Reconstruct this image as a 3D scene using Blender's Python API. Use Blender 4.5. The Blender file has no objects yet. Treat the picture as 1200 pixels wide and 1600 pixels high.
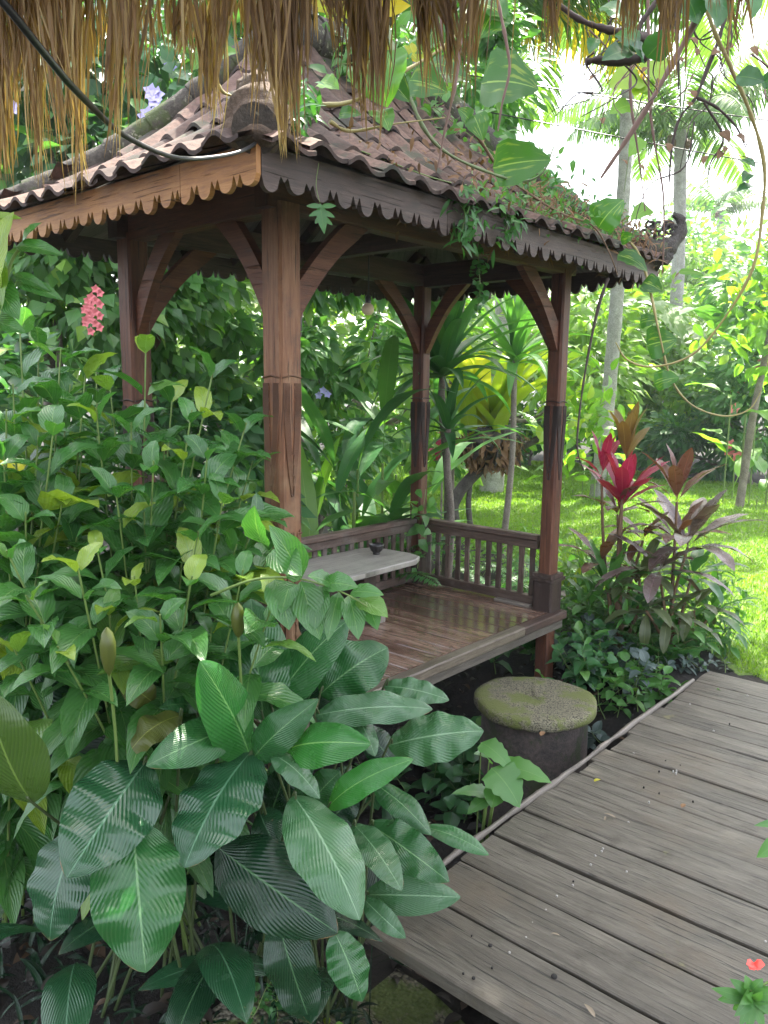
import bpy, math, random
import numpy as np
from mathutils import Vector, Matrix
D = bpy.data
SC = bpy.context.scene
COL = SC.collection
PI = math.pi
rad = math.radians
# ------------------------------------------------------------------ camera
CAMZ, FPX, PIT, ROL = 1.86, 1240.0, 0.1594, 0.0123
cp, sp, cr, sr = math.cos(PIT), math.sin(PIT), math.cos(ROL), math.sin(ROL)
FW = np.array([0, cp, -sp]); R0 = np.array([1., 0, 0]); U0 = np.array([0, sp, cp])
RT = R0 * cr + U0 * sr; UP = U0 * cr - R0 * sr
EYE = np.array([0, 0, CAMZ])
cam = D.cameras.new('camera'); camo = D.objects.new('camera', cam); COL.objects.link(camo)
cam.sensor_fit = 'VERTICAL'; cam.sensor_height = 24; cam.lens = 24 * FPX / 1600
cam.clip_start = 0.05; cam.clip_end = 2000
camo.matrix_world = Matrix(((RT[0], UP[0], -FW[0], 0), (RT[1], UP[1], -FW[1], 0), (RT[2], UP[2], -FW[2], CAMZ), (0, 0, 0, 1)))
SC.camera = camo
# ------------------------------------------------------------------ sky, sun, exposure
SUN_AZ, SUN_EL = rad(32), rad(60)          # azimuth right of +Y
w = D.worlds.new('World'); SC.world = w; w.use_nodes = True
nt = w.node_tree; bg = nt.nodes['Background']
sky = nt.nodes.new('ShaderNodeTexSky'); sky.sky_type = 'NISHITA'; sky.sun_disc = False
sky.sun_elevation = SUN_EL; sky.sun_rotation = SUN_AZ; sky.dust_density = 5; sky.air_density = 1.0; sky.ozone_density = .6
tcw = nt.nodes.new('ShaderNodeTexCoord'); cn = nt.nodes.new('ShaderNodeTexNoise'); cn.inputs['Scale'].default_value = 2.2; cn.inputs['Detail'].default_value = 7
cr_w = nt.nodes.new('ShaderNodeMapRange'); cr_w.inputs[1].default_value = .38; cr_w.inputs[2].default_value = .62; cr_w.inputs[3].default_value = .2; cr_w.inputs[4].default_value = .65
cm = nt.nodes.new('ShaderNodeMix'); cm.data_type = 'RGBA'; cm.inputs[7].default_value = (7.5, 7.6, 7.8, 1)
nt.links.new(tcw.outputs['Generated'], cn.inputs['Vector']); nt.links.new(cn.outputs['Fac'], cr_w.inputs[0]); nt.links.new(cr_w.outputs[0], cm.inputs[0]); nt.links.new(sky.outputs[0], cm.inputs[6])
nt.links.new(cm.outputs[2], bg.inputs[0]); bg.inputs[1].default_value = 0.15
sl = D.lights.new('sun', 'SUN'); sl.energy = 5.0; sl.angle = rad(.5); sl.color = (1, .94, .82)
so = D.objects.new('sun', sl); COL.objects.link(so)
sd = Vector((math.sin(SUN_AZ) * math.cos(SUN_EL), math.cos(SUN_AZ) * math.cos(SUN_EL), math.sin(SUN_EL)))
so.rotation_euler = sd.to_track_quat('Z', 'Y').to_euler(); so.location = (20, 30, 40)
SC.view_settings.view_transform = 'Standard'; SC.view_settings.look = 'None'
SC.view_settings.exposure = 2.2; SC.view_settings.gamma = 1
SC.render.engine = 'CYCLES'
SC.cycles.max_bounces = 8; SC.cycles.transparent_max_bounces = 8

# ------------------------------------------------------------------ helpers
def at(px, py, Y):
    d = FW + RT * ((px - 600) / FPX) - UP * ((py - 800) / FPX)
    return EYE + d * (Y / d[1])
def onz(px, py, z):
    d = FW + RT * ((px - 600) / FPX) - UP * ((py - 800) / FPX)
    return EYE + d * ((z - CAMZ) / d[2])
TH = .7157
uu = np.array([math.sin(TH), math.cos(TH), 0]); vv = np.array([-math.cos(TH), math.sin(TH), 0])
NP = np.array([-.4244, 3.3, 0.])
ROTZ = PI / 2 - TH
def loc(x, y, z=0): return NP + uu * x + vv * y + np.array([0, 0, z])
def uv_of(p):
    d = np.asarray(p)[..., :3] - NP
    return d @ uu, d @ vv

def norm(a):
    a = np.asarray(a, float)
    return a / np.maximum(np.linalg.norm(a, axis=-1, keepdims=True), 1e-9)

class MB:
    def __init__(s): s.V = []; s.F = []; s.UV = []; s.T = []; s.n = 0; s.M = []
    def add(s, V, F, uv=None, tint=.5, m=0):
        V = np.asarray(V, float); F = np.asarray(F, int)
        s.V.append(V); s.F.append(F + s.n); s.M.append(np.full(len(F), m))
        s.UV.append(np.zeros((len(V), 2)) if uv is None else np.asarray(uv, float))
        s.T.append(np.broadcast_to(np.asarray(tint, float), (len(V),)))
        s.n += len(V)
    def build(s, name, mat, parent=None, smooth=True):
        me = D.meshes.new(name)
        if s.n:
            V = np.concatenate(s.V).astype(np.float32)
            sizes = np.concatenate([np.full(len(f), f.shape[1]) for f in s.F])
            li = np.concatenate([f.ravel() for f in s.F]).astype(np.int32)
            me.vertices.add(len(V)); me.vertices.foreach_set('co', V.ravel())
            me.loops.add(len(li)); me.loops.foreach_set('vertex_index', li)
            me.polygons.add(len(sizes))
            st = np.concatenate([[0], np.cumsum(sizes)[:-1]]).astype(np.int32)
            me.polygons.foreach_set('loop_start', st)
            me.polygons.foreach_set('loop_total', sizes.astype(np.int32))
            me.polygons.foreach_set('material_index', np.concatenate(s.M).astype(np.int32))
            me.polygons.foreach_set('use_smooth', np.full(len(sizes), smooth))
            ul = me.uv_layers.new(name='UVMap')
            ul.data.foreach_set('uv', np.concatenate(s.UV)[li].astype(np.float32).ravel())
            at_ = me.attributes.new('tint', 'FLOAT', 'POINT')
            at_.data.foreach_set('value', np.concatenate(s.T).astype(np.float32))
            me.update(calc_edges=True); me.validate()
        for m in (mat if isinstance(mat, (list, tuple)) else [mat]): me.materials.append(m)
        o = D.objects.new(name, me); COL.objects.link(o)
        if parent is not None:
            o.parent = parent
        return o

def empty(name, location=(0, 0, 0), rz=0, label=None, cat=None, group=None, kind=None):
    o = D.objects.new(name, None); COL.objects.link(o)
    o.empty_display_size = .2
    o.location = location; o.rotation_euler = (0, 0, rz)
    return tag(o, label, cat, group, kind)
def tag(o, label=None, cat=None, group=None, kind=None):
    if label: o['label'] = label
    if cat: o['category'] = cat
    if group: o['group'] = group
    if kind: o['kind'] = kind
    return o
def put(o, parent):
    """parent an object whose mesh is in world coordinates"""
    o.parent = parent
    m = Matrix.Translation(parent.location) @ parent.rotation_euler.to_matrix().to_4x4()
    o.matrix_parent_inverse = m.inverted()
    return o
def wbuild(mb, name, mat, parent, smooth=True):
    return put(mb.build(name, mat, None, smooth), parent)

PROF = {'ovate': (.62, .95), 'lance': (.75, 1.05), 'calathea': (.62, .74), 'strap': (.3, .75), 'heart': (.30, .85), 'round': (.5, .5), 'spear': (.5, 1.3), 'cord': (.95, .75)}
def prof(kind, t):
    a, b = PROF[kind]; p = a / (a + b); n = p ** a * (1 - p) ** b
    return (np.clip(t, 0, 1) ** a) * (np.clip(1 - t, 0, 1) ** b) / n
def grid_faces(n, nl, nw):
    i = np.arange(nl)[:, None] * (nw + 1) + np.arange(nw)[None, :]
    f = np.stack([i, i + 1, i + nw + 2, i + nw + 1], -1).reshape(-1, 4)
    return (f[None] + (np.arange(n) * (nl + 1) * (nw + 1))[:, None, None]).reshape(-1, 4)
def ribbon(mb, MID, S, N, W, kind, fold, nw, tint, wave=0, wk=3, pet=0., rng=None, curl=0., split=None):
    """MID (n,nl+1,3) midrib, S side, N normal (n,nl+1,3), W (n,)"""
    n, m, _ = MID.shape; nl = m - 1
    t = np.linspace(0, 1, m)
    tt = (t - pet) / (1 - pet)
    w = prof(kind, np.where(tt > 0, tt, 0)) + .0
    if pet > 0: w = np.maximum(w, .035)
    w = np.maximum(w, .004)
    s = np.linspace(-1, 1, nw + 1)
    half = (np.asarray(W)[:, None] * .5 * w[None])[:, :, None]             # n,m,1
    sa = s[None, None, :]
    off = half * sa; up = fold * half * np.abs(sa) - curl * half * sa ** 2
    if wave:
        ph = (rng.rand(n, 1, 1) if rng is not None else 0) * 6
        up = up + wave * half * np.abs(sa) * np.sin(t[None, :, None] * 2 * PI * wk + ph + (sa > 0) * 1.7)
    V = MID[:, :, None, :] + S[:, :, None, :] * off[..., None] + N[:, :, None, :] * up[..., None]
    uv = np.stack([np.broadcast_to(sa * .5 + .5, (n, m, nw + 1)), np.broadcast_to(tt[None, :, None], (n, m, nw + 1))], -1)
    T = np.broadcast_to(np.asarray(tint, float).reshape(-1, 1, 1), (n, m, nw + 1)).ravel() if np.ndim(tint) else tint
    mb.add(V.reshape(-1, 3), grid_faces(n, nl, nw), uv.reshape(-1, 2), T)
def leaves(mb, P0, P1, U, W, kind='ovate', bend=.08, fold=.2, nl=4, nw=2, tint=.5, wave=0, rng=None, wk=3, curl=0., sag=0.):
    P0 = np.atleast_2d(P0); P1 = np.atleast_2d(P1); U = np.broadcast_to(np.atleast_2d(U), P0.shape); W = np.broadcast_to(np.asarray(W, float), (len(P0),))
    d = P1 - P0; L = np.linalg.norm(d, axis=1, keepdims=True); Dn = d / np.maximum(L, 1e-9)
    S = norm(np.cross(Dn, U)); Nn = np.cross(S, Dn)
    t = np.linspace(0, 1, nl + 1)[None, :, None]
    b = np.asarray(bend, float); b = b.reshape(-1, 1, 1) if b.ndim else b
    MID = P0[:, None] + d[:, None] * t + Nn[:, None] * (L[:, None] * b * 4 * t * (1 - t))
    if sag: MID = MID - np.array([0, 0, 1.]) * (L[:, None] * sag * (t ** 2))
    T = np.gradient(MID, axis=1); T = norm(T); SS = np.broadcast_to(S[:, None], T.shape); NN = np.cross(SS, T)
    ribbon(mb, MID, SS, NN, W, kind, fold, nw, tint, wave, wk, 0, rng, curl)
def arch(mb, B, az, L, W, e0, e1, kind='strap', fold=.25, nl=8, nw=2, tint=.5, pet=0., wave=0, rng=None, curl=0., twist=None):
    """leaves growing from B with azimuth az (angle), elevation going e0 -> e1 along the blade"""
    B = np.atleast_2d(B); n = len(B)
    az, L, W, e0, e1 = [np.broadcast_to(np.asarray(a, float), (n,)) for a in (az, L, W, e0, e1)]
    t = np.linspace(0, 1, nl + 1); e = e0[:, None] + (e1 - e0)[:, None] * t[None] ** 1.2
    dirs = np.stack([np.cos(az)[:, None] * np.cos(e), np.sin(az)[:, None] * np.cos(e), np.sin(e)], -1)
    seg = (dirs[:, 1:] + dirs[:, :-1]) * .5 * (L / nl)[:, None, None]
    MID = B[:, None] + np.concatenate([np.zeros((n, 1, 3)), np.cumsum(seg, 1)], 1)
    S0 = np.stack([np.sin(az), -np.cos(az), 0 * az], -1)[:, None]
    S = np.broadcast_to(S0, MID.shape); N = np.cross(S, dirs)
    if twist is not None:
        a = np.broadcast_to(np.asarray(twist, float), (n,))[:, None, None]
        S, N = S * np.cos(a) + N * np.sin(a), N * np.cos(a) - S * np.sin(a)
    ribbon(mb, MID, S, N, W, kind, fold, nw, tint, wave, 3, pet, rng, curl)
    return MID
def smooth_path(P, k=6):
    P = np.asarray(P, float)
    if len(P) < 3: 
        t = np.linspace(0, 1, k + 1)[:, None]; return P[0] + (P[-1] - P[0]) * t
    Q = np.vstack([2 * P[0] - P[1], P, 2 * P[-1] - P[-2]]); out = []
    for i in range(1, len(Q) - 2):
        a, b, c, d = Q[i - 1:i + 3]
        for t in np.arange(k) / k:
            out.append(.5 * ((2 * b) + (c - a) * t + (2 * a - 5 * b + 4 * c - d) * t * t + (3 * b - a - 3 * c + d) * t ** 3))
    out.append(P[-1]); return np.array(out)
def tube(mb, P, r, seg=6, k=5, tint=.5, cap=True, smooth=True, lump=0, rng=None):
    P = np.asarray(P, float); r = np.broadcast_to(np.asarray(r, float), (len(P),)) if np.ndim(r) < 1 or len(np.atleast_1d(r)) != len(P) else np.asarray(r, float)
    if smooth:
        Q = smooth_path(P, k); rr = np.interp(np.linspace(0, len(P) - 1, len(Q)), np.arange(len(P)), r)
    else: Q, rr = P, r
    if lump and rng is not None: rr = rr * (1 + lump * rng.uniform(-1, 1, len(rr)))
    T = norm(np.gradient(Q, axis=0))
    ref = np.array([0, 0, 1.]) if abs(T[0][2]) < .9 else np.array([1., 0, 0])
    A = norm(np.cross(T[0], ref)); As = [A]
    for i in range(1, len(T)):
        A = A - T[i] * (A @ T[i]); A = norm(A); As.append(A)
    A = np.array(As); Bn = np.cross(T, A)
    th = np.linspace(0, 2 * PI, seg, endpoint=False)
    V = Q[:, None] + rr[:, None, None] * (A[:, None] * np.cos(th)[None, :, None] + Bn[:, None] * np.sin(th)[None, :, None])
    ln = np.concatenate([[0], np.cumsum(np.linalg.norm(np.diff(Q, axis=0), axis=1))])
    uv = np.stack([np.broadcast_to(th / (2 * PI) * max(rr.max() * 6, .01), (len(Q), seg)), np.broadcast_to(ln[:, None], (len(Q), seg))], -1)
    i = np.arange(len(Q) - 1)[:, None] * seg; j = np.arange(seg)[None]; j2 = (j + 1) % seg
    F = np.stack([i + j, i + j2, i + seg + j2, i + seg + j], -1).reshape(-1, 4)
    mb.add(V.reshape(-1, 3), F, uv.reshape(-1, 2), tint)
    if cap:
        for q in (0, len(Q) - 1):
            c = V[q]; 
            mb.add(c, [list(range(seg))], np.zeros((seg, 2)), tint)
_br = np.random.RandomState(5)
def beam(mb, p0, p1, w, h, up=(0, 0, 1), ch=.004, nseg=1, jit=0., tint=None):
    """chamfered bar from p0 to p1, w sideways, h along up"""
    p0 = np.asarray(p0, float); p1 = np.asarray(p1, float)
    T = norm(p1 - p0); up = np.asarray(up, float)
    if abs(T @ norm(up)) > .99: up = np.array([0, 1., 0])
    S = norm(np.cross(T, up)); N = np.cross(S, T)
    a, b = w / 2, h / 2; c = min(ch, a * .4, b * .4)
    ring = np.array([(-a + c, -b), (a - c, -b), (a, -b + c), (a, b - c), (a - c, b), (-a + c, b), (-a, b - c), (-a, -b + c)])
    L = np.linalg.norm(p1 - p0); ts = np.linspace(0, 1, nseg + 1)
    ro = _br.rand(2) * 7; ti = _br.rand() if tint is None else tint
    rings = []
    for t in ts:
        r = ring.copy()
        if jit: r = r + _br.uniform(-jit, jit, (1, 2)) + _br.uniform(-jit, jit, (8, 2)) * .25
        rings.append(p0 + (p1 - p0) * t + r[:, :1] * S + r[:, 1:] * N)
    per = np.concatenate([[0], np.cumsum(np.linalg.norm(np.roll(ring, -1, 0) - ring, axis=1))])
    for k in range(8):
        k2 = (k + 1) % 8
        V = np.concatenate([np.stack([rg[k], rg[k2]]) for rg in rings])
        uv = [(x + ro[0], t * L + ro[1]) for t in ts for x in (per[k], per[k + 1])]
        F = [(2 * i, 2 * i + 1, 2 * i + 3, 2 * i + 2) for i in range(nseg)]
        mb.add(V, F, uv, ti)
    mb.add(rings[0], [[7, 6, 5, 4, 3, 2, 1, 0]], ring + ro, ti)
    mb.add(rings[-1], [[0, 1, 2, 3, 4, 5, 6, 7]], ring + ro, ti)
def lathe(mb, c, pr, seg=24, tint=.5, uvs=1.):
    c = np.asarray(c, float); th = np.linspace(0, 2 * PI, seg, endpoint=False)
    V = np.array([[c[0] + r * math.cos(a), c[1] + r * math.sin(a), c[2] + z] for r, z in pr for a in th])
    i = np.arange(len(pr) - 1)[:, None] * seg; j = np.arange(seg)[None]; j2 = (j + 1) % seg
    F = np.stack([i + j, i + j2, i + seg + j2, i + seg + j], -1).reshape(-1, 4)
    mb.add(V, F, (V[:, :2] - c[:2]) * uvs, tint)
def plate(mb, pts, origin, X, Y, th, tint=.5):
    """extruded outline (convex-ish quads strip): pts = list of (a,b) pairs along two rails [(lo),(hi)]"""
    lo, hi = pts; X = np.asarray(X, float); Y = np.asarray(Y, float); Z = norm(np.cross(X, Y)); o = np.asarray(origin, float)
    lo = np.array(lo); hi = np.array(hi); n = len(lo)
    def P(q, s): return o + q[:, :1] * X + q[:, 1:] * Y + Z * s
    for s, fl in ((th / 2, 0), (-th / 2, 1)):
        V = np.concatenate([P(lo, s), P(hi, s)]); F = [(i, i + 1, n + i + 1, n + i) for i in range(n - 1)]
        if fl: F = [f[::-1] for f in F]
        mb.add(V, F, np.concatenate([lo, hi])[:, ::-1], tint)
    for q, fl in ((lo, 1), (hi, 0)):
        V = np.concatenate([P(q, th / 2), P(q, -th / 2)]); F = [(i, i + 1, n + i + 1, n + i) for i in range(n - 1)]
        if fl: F = [f[::-1] for f in F]
        mb.add(V, F, np.concatenate([q, q + [th, 0]])[:, ::-1], tint)
    for e in (0, n - 1):
        V = np.array([P(lo[e:e + 1], th / 2)[0], P(hi[e:e + 1], th / 2)[0], P(hi[e:e + 1], -th / 2)[0], P(lo[e:e + 1], -th / 2)[0]])
        mb.add(V, [(0, 1, 2, 3)], np.zeros((4, 2)), tint)

# ------------------------------------------------------------------ materials
class NT:
    def __init__(s, name):
        s.m = D.materials.new(name); s.m.use_nodes = True; s.t = s.m.node_tree
        s.p = s.t.nodes['Principled BSDF']; s.out = s.t.nodes['Material Output']
    def n(s, ty, **kw):
        x = s.t.nodes.new('ShaderNode' + ty)
        for k, v in kw.items():
            if k == 'inp':
                for a, b in v.items():
                    if hasattr(b, 'is_output') or isinstance(b, bpy.types.NodeSocket): s.t.links.new(b, x.inputs[a])
                    else: x.inputs[a].default_value = b
            else: setattr(x, k, v)
        return x
    def l(s, a, b): s.t.links.new(a, b)
    def math(s, op, a, b=None, c=None, clamp=False):
        x = s.n('Math', operation=op); x.use_clamp = clamp
        for i, q in enumerate((a, b, c)):
            if q is None: continue
            if isinstance(q, (int, float)): x.inputs[i].default_value = q
            else: s.l(q, x.inputs[i])
        return x.outputs[0]
    def mix(s, f, a, b, blend='MIX'):
        x = s.n('Mix', data_type='RGBA', blend_type=blend)
        for i, q in ((0, f), (6, a), (7, b)):
            if isinstance(q, (int, float)): x.inputs[i].default_value = q
            elif isinstance(q, tuple): x.inputs[i].default_value = (*q, 1)[:4]
            else: s.l(q, x.inputs[i])
        return x.outputs[2]
    def noise(s, scale, vec=None, detail=4, rough=.6, dist=0):
        x = s.n('TexNoise'); x.inputs['Scale'].default_value = scale; x.inputs['Detail'].default_value = detail
        x.inputs['Roughness'].default_value = rough; x.inputs['Distortion'].default_value = dist
        if vec is not None: s.l(vec, x.inputs['Vector'])
        return x.outputs['Fac']
    def ramp(s, f, stops):
        x = s.n('ValToRGB'); e = x.color_ramp.elements
        while len(e) > 1: e.remove(e[-1])
        e[0].position = stops[0][0]; e[0].color = (*stops[0][1], 1) if len(stops[0][1]) == 3 else stops[0][1]
        for p, c in stops[1:]:
            q = e.new(p); q.color = (*c, 1)
        s.l(f, x.inputs[0]); return x.outputs[0]
    def smooth(s, f, lo, hi):
        x = s.n('MapRange', interpolation_type='SMOOTHSTEP'); s.l(f, x.inputs[0]); x.inputs[1].default_value = lo; x.inputs[2].default_value = hi
        return x.outputs[0]
    def bump(s, h, st=.3, d=.01):
        x = s.n('Bump'); x.inputs['Strength'].default_value = st; x.inputs['Distance'].default_value = d
        s.l(h, x.inputs['Height']); s.l(x.outputs[0], s.p.inputs['Normal']); return x.outputs[0]
    def vec(s, kind='Object', scale=None):
        if kind == 'UV': v = s.n('UVMap').outputs[0]
        elif kind == 'Pos': v = s.n('NewGeometry').outputs['Position']
        else: v = s.n('TexCoord').outputs[kind]
        if scale:
            m = s.n('Mapping'); m.inputs['Scale'].default_value = scale; s.l(v, m.inputs[0]); v = m.outputs[0]
        return v

def leaf_mat(name, ca, cb, cc=None, trans=.32, rough=.4, veins=0, rib=(.2, .3, .08), ribw=.02, varieg=None, spots=0, tcol=1.6, bumpst=.25, spec=.5, vk=.9, edge=None, tipb=0):
    s = NT(name)
    ti = s.n('Attribute', attribute_name='tint').outputs['Fac']
    stops = [(0, ca), (.8, cb)] + ([(1, cc)] if cc else [])
    col = s.ramp(ti, stops)
    nz = s.noise(9, s.vec('Pos'), 3)
    col = s.mix(s.math('MULTIPLY', nz, .5), col, tuple(c * .55 for c in cb), 'MIX')
    sep = s.n('SeparateXYZ'); s.l(s.vec('UV'), sep.inputs[0]); U, V = sep.outputs[0], sep.outputs[1]
    su = s.math('ABSOLUTE', s.math('SUBTRACT', U, .5))
    if varieg:
        n2 = s.noise(4.5, s.vec('UV', (5, 1.2, 1)), 3, .6, .4)
        n3 = s.n('TexNoise'); n3.noise_dimensions = '4D'; s.l(s.vec('UV', (7, 1.5, 1)), n3.inputs['Vector']); s.l(s.math('MULTIPLY', ti, 40), n3.inputs['W']); n3.inputs['Scale'].default_value = 1.6
        col = s.mix(s.math('MULTIPLY', s.smooth(n3.outputs['Fac'], .56, .68), .55), col, varieg)
    if veins:
        ph = s.math('SUBTRACT', V, s.math('MULTIPLY', su, vk))
        ww = s.math('SINE', s.math('MULTIPLY', ph, veins * 2 * PI))
        col = s.mix(s.math('MULTIPLY', s.smooth(ww, .0, 1.), .10), col, rib)
        h = ww
    if spots:
        wn = s.noise(60, s.vec('UV', (1, 2, 1)), 2)
        col = s.mix(s.smooth(wn, .72, .76), col, (.35, .33, .12))
    m = s.math('SUBTRACT', 1, s.smooth(su, ribw * .4, ribw))
    col = s.mix(s.math('MULTIPLY', m, .75), col, rib)
    if tipb:
        tv = s.math('ADD', s.smooth(V, .80, 1.0), s.math('MULTIPLY', s.smooth(su, .40, .52), .55)); tn_ = s.noise(11, s.vec('Pos'), 5, .7)
        col = s.mix(s.smooth(s.math('MULTIPLY', tv, tn_), .62, .72), col, (.16, .10, .04))
        col = s.mix(s.smooth(s.noise(45, s.vec('Pos'), 3, .6), .74, .77), col, (.12, .10, .04))
    if edge: col = s.mix(s.smooth(su, .46, .5), col, edge)
    s.l(col, s.p.inputs['Base Color']); s.p.inputs['Roughness'].default_value = rough
    rn = s.noise(14, s.vec('Pos'), 3); s.l(s.math('MULTIPLY_ADD', rn, .35, rough - .17), s.p.inputs['Roughness'])
    s.p.inputs['Specular IOR Level'].default_value = spec
    bh = s.math('MULTIPLY', s.noise(30, s.vec('Pos'), 2), .6)
    if veins: bh = s.math('ADD', bh, s.math('MULTIPLY', h, .5))
    nrm = s.bump(bh, bumpst, .004)
    tr = s.n('BsdfTranslucent'); s.l(s.mix(1.0, col, (tcol * 1.15, tcol * 1.25, tcol * .45), 'MULTIPLY'), tr.inputs[0]); s.l(nrm, tr.inputs['Normal'])
    mx = s.n('MixShader'); mx.inputs[0].default_value = trans; s.l(s.p.outputs[0], mx.inputs[1]); s.l(tr.outputs[0], mx.inputs[2])
    s.l(mx.outputs[0], s.out.inputs[0]); return s.m

def wood_mat(name, ca, cb, cc=None, rough=.6, grain=1., moss=None, mossamt=.0, spec=.4, dirt=(.03, .025, .02), dirtamt=.5, bumpst=.5, wet=None, weather=None):
    s = NT(name)
    ti = s.n('Attribute', attribute_name='tint').outputs['Fac']
    g = s.noise(1, s.vec('UV', (85 * grain, 7, 1)), 8, .72, .9)
    g2 = s.noise(1, s.vec('UV', (14 * grain, 1.4, 1)), 3, .6, 1.0)
    f = s.math('ADD', s.math('MULTIPLY', g, .55), s.math('MULTIPLY', g2, .45))
    col = s.ramp(f, [(.32, ca), (.5, cb), (.66, cc or cb)])
    bri = s.math('MULTIPLY_ADD', ti, .7, .65)
    hv = s.n('HueSaturation'); s.l(col, hv.inputs['Color']); s.l(bri, hv.inputs['Value']); col = hv.outputs[0]
    if weather:
        wn = s.noise(2.2, s.vec('Pos', (1, 1, 1)), 5, .65)
        col = s.mix(s.smooth(wn, .5, .68), col, weather)
    dn = s.noise(7, s.vec('Pos'), 5, .65)
    col = s.mix(s.math('MULTIPLY', s.smooth(dn, .5, .75), dirtamt), col, dirt)
    crk = s.smooth(s.noise(1, s.vec('UV', (95 * grain, 2.6, 1)), 3, .6, .5), .34, .40)
    col = s.mix(s.math('MULTIPLY', s.math('SUBTRACT', 1, crk), .7), col, tuple(c * .25 for c in ca))
    if moss:
        mn = s.noise(3.5, s.vec('Pos'), 6, .7)
        col = s.mix(s.smooth(mn, .72 - mossamt * .4, .80 - mossamt * .35), col, moss)
    s.l(col, s.p.inputs['Base Color'])
    if wet:
        wn = s.noise(2.5, s.vec('Pos'), 4); s.l(s.math('MULTIPLY_ADD', s.smooth(wn, .35, .65), wet[1] - wet[0], wet[0]), s.p.inputs['Roughness'])
    else: s.l(s.math('MULTIPLY_ADD', g, .3, rough - .15), s.p.inputs['Roughness'])
    s.p.inputs['Specular IOR Level'].default_value = spec
    s.bump(s.math('ADD', s.math('ADD', g, s.math('MULTIPLY', g2, .6)), s.math('MULTIPLY', crk, 1.5)), bumpst, .005)
    return s.m

def rough_mat(name, stops=None, scale=8, rough=.9, bumpst=.5, bd=.01, moss=None, mossat=.6, vor=0, vec='Pos', lichen=None, tv=0):
    s = NT(name); v = s.vec(vec)
    n = s.noise(scale, v, 8, .68); col = s.ramp(n, stops)
    fine = s.noise(scale * 9, v, 4, .7)
    col = s.mix(.35, col, s.ramp(fine, [(.3, tuple(c * .4 for c in stops[0][1])), (.7, tuple(min(1, c * 1.5) for c in stops[-1][1]))]))
    h = s.math('ADD', n, s.math('MULTIPLY', fine, .5))
    if vor:
        vo = s.n('TexVoronoi'); vo.inputs['Scale'].default_value = vor; s.l(v, vo.inputs['Vector'])
        vd = vo.outputs['Distance']; cc = s.n('SeparateColor'); s.l(vo.outputs['Color'], cc.inputs[0])
        col = s.mix(s.math('MULTIPLY', cc.outputs[0], .4), col, stops[-1][1])
        col = s.mix(s.smooth(vd, .45, .75), col, tuple(c * .45 for c in stops[0][1]))
        h = s.math('SUBTRACT', s.math('MULTIPLY', h, .4), s.math('MULTIPLY', vd, 1.4))
    if moss:
        mn = s.noise(4, v, 6, .7); col = s.mix(s.smooth(mn, mossat - .04, mossat + .05), col, moss)
    if tv:
        hv = s.n('HueSaturation'); s.l(col, hv.inputs['Color']); s.l(s.math('MULTIPLY_ADD', s.n('Attribute', attribute_name='tint').outputs['Fac'], 1.0, .5), hv.inputs['Value']); col = hv.outputs[0]
    if lichen:
        ln = s.noise(38, v, 3, .5); l2 = s.noise(5, v, 2)
        col = s.mix(s.math('MULTIPLY', s.smooth(ln, .6, .65), s.smooth(l2, .45, .6)), col, lichen)
    s.l(col, s.p.inputs['Base Color']); s.p.inputs['Roughness'].default_value = rough
    s.bump(h, bumpst, bd); return s.m
def plain(name, col, rough=.5, metal=0, emit=None, bumpst=0, var=.25, scale=20):
    s = NT(name); n = s.noise(scale, s.vec('Pos'), 5, .65)
    c = s.mix(n, tuple(x * (1 - var) for x in col), tuple(min(1, x * (1 + var)) for x in col)); s.l(c, s.p.inputs['Base Color'])
    s.p.inputs['Roughness'].default_value = rough; s.p.inputs['Metallic'].default_value = metal
    if bumpst: s.bump(n, bumpst, .005)
    return s.m

M = {}
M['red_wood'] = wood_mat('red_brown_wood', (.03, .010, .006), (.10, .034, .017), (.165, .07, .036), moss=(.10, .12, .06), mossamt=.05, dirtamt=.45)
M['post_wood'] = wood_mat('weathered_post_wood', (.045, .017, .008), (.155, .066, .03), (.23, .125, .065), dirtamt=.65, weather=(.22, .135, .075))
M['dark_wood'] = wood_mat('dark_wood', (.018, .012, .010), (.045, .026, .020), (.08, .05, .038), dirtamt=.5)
M['rail_wood'] = wood_mat('rail_wood', (.025, .017, .014), (.075, .047, .036), (.14, .105, .085), dirtamt=.6, weather=(.14, .12, .105))
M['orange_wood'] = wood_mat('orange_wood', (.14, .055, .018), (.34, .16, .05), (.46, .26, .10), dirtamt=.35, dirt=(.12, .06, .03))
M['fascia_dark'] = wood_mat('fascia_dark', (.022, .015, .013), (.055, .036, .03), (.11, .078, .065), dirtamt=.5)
M['floor_wood'] = wood_mat('platform_wood', (.04, .02, .015), (.12, .072, .052), (.22, .16, .125), dirtamt=.6, dirt=(.035, .009, .007), wet=(.04, .22), bumpst=.10, spec=1.0)
M['deck_wood'] = wood_mat('boardwalk_wood', (.030, .026, .019), (.070, .061, .047), (.125, .112, .09), dirtamt=.7, dirt=(.030, .024, .016), weather=(.085, .068, .048), rough=.55, bumpst=.9, moss=(.12, .11, .05), mossamt=.22, spec=.5)
M['grey_wood'] = wood_mat('grey_wood', (.055, .046, .038), (.125, .108, .092), (.20, .18, .155), dirtamt=.4, rough=.45)
M['edge_wood'] = wood_mat('worn_edge_wood', (.035, .026, .018), (.10, .08, .06), (.18, .155, .12), dirtamt=.7, dirt=(.03, .018, .012), rough=.4, moss=(.05, .05, .02), mossamt=.15)
M['table_wood'] = wood_mat('pale_table_wood', (.11, .10, .09), (.22, .205, .185), (.30, .285, .26), dirtamt=.4, rough=.35, spec=.7)
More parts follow.
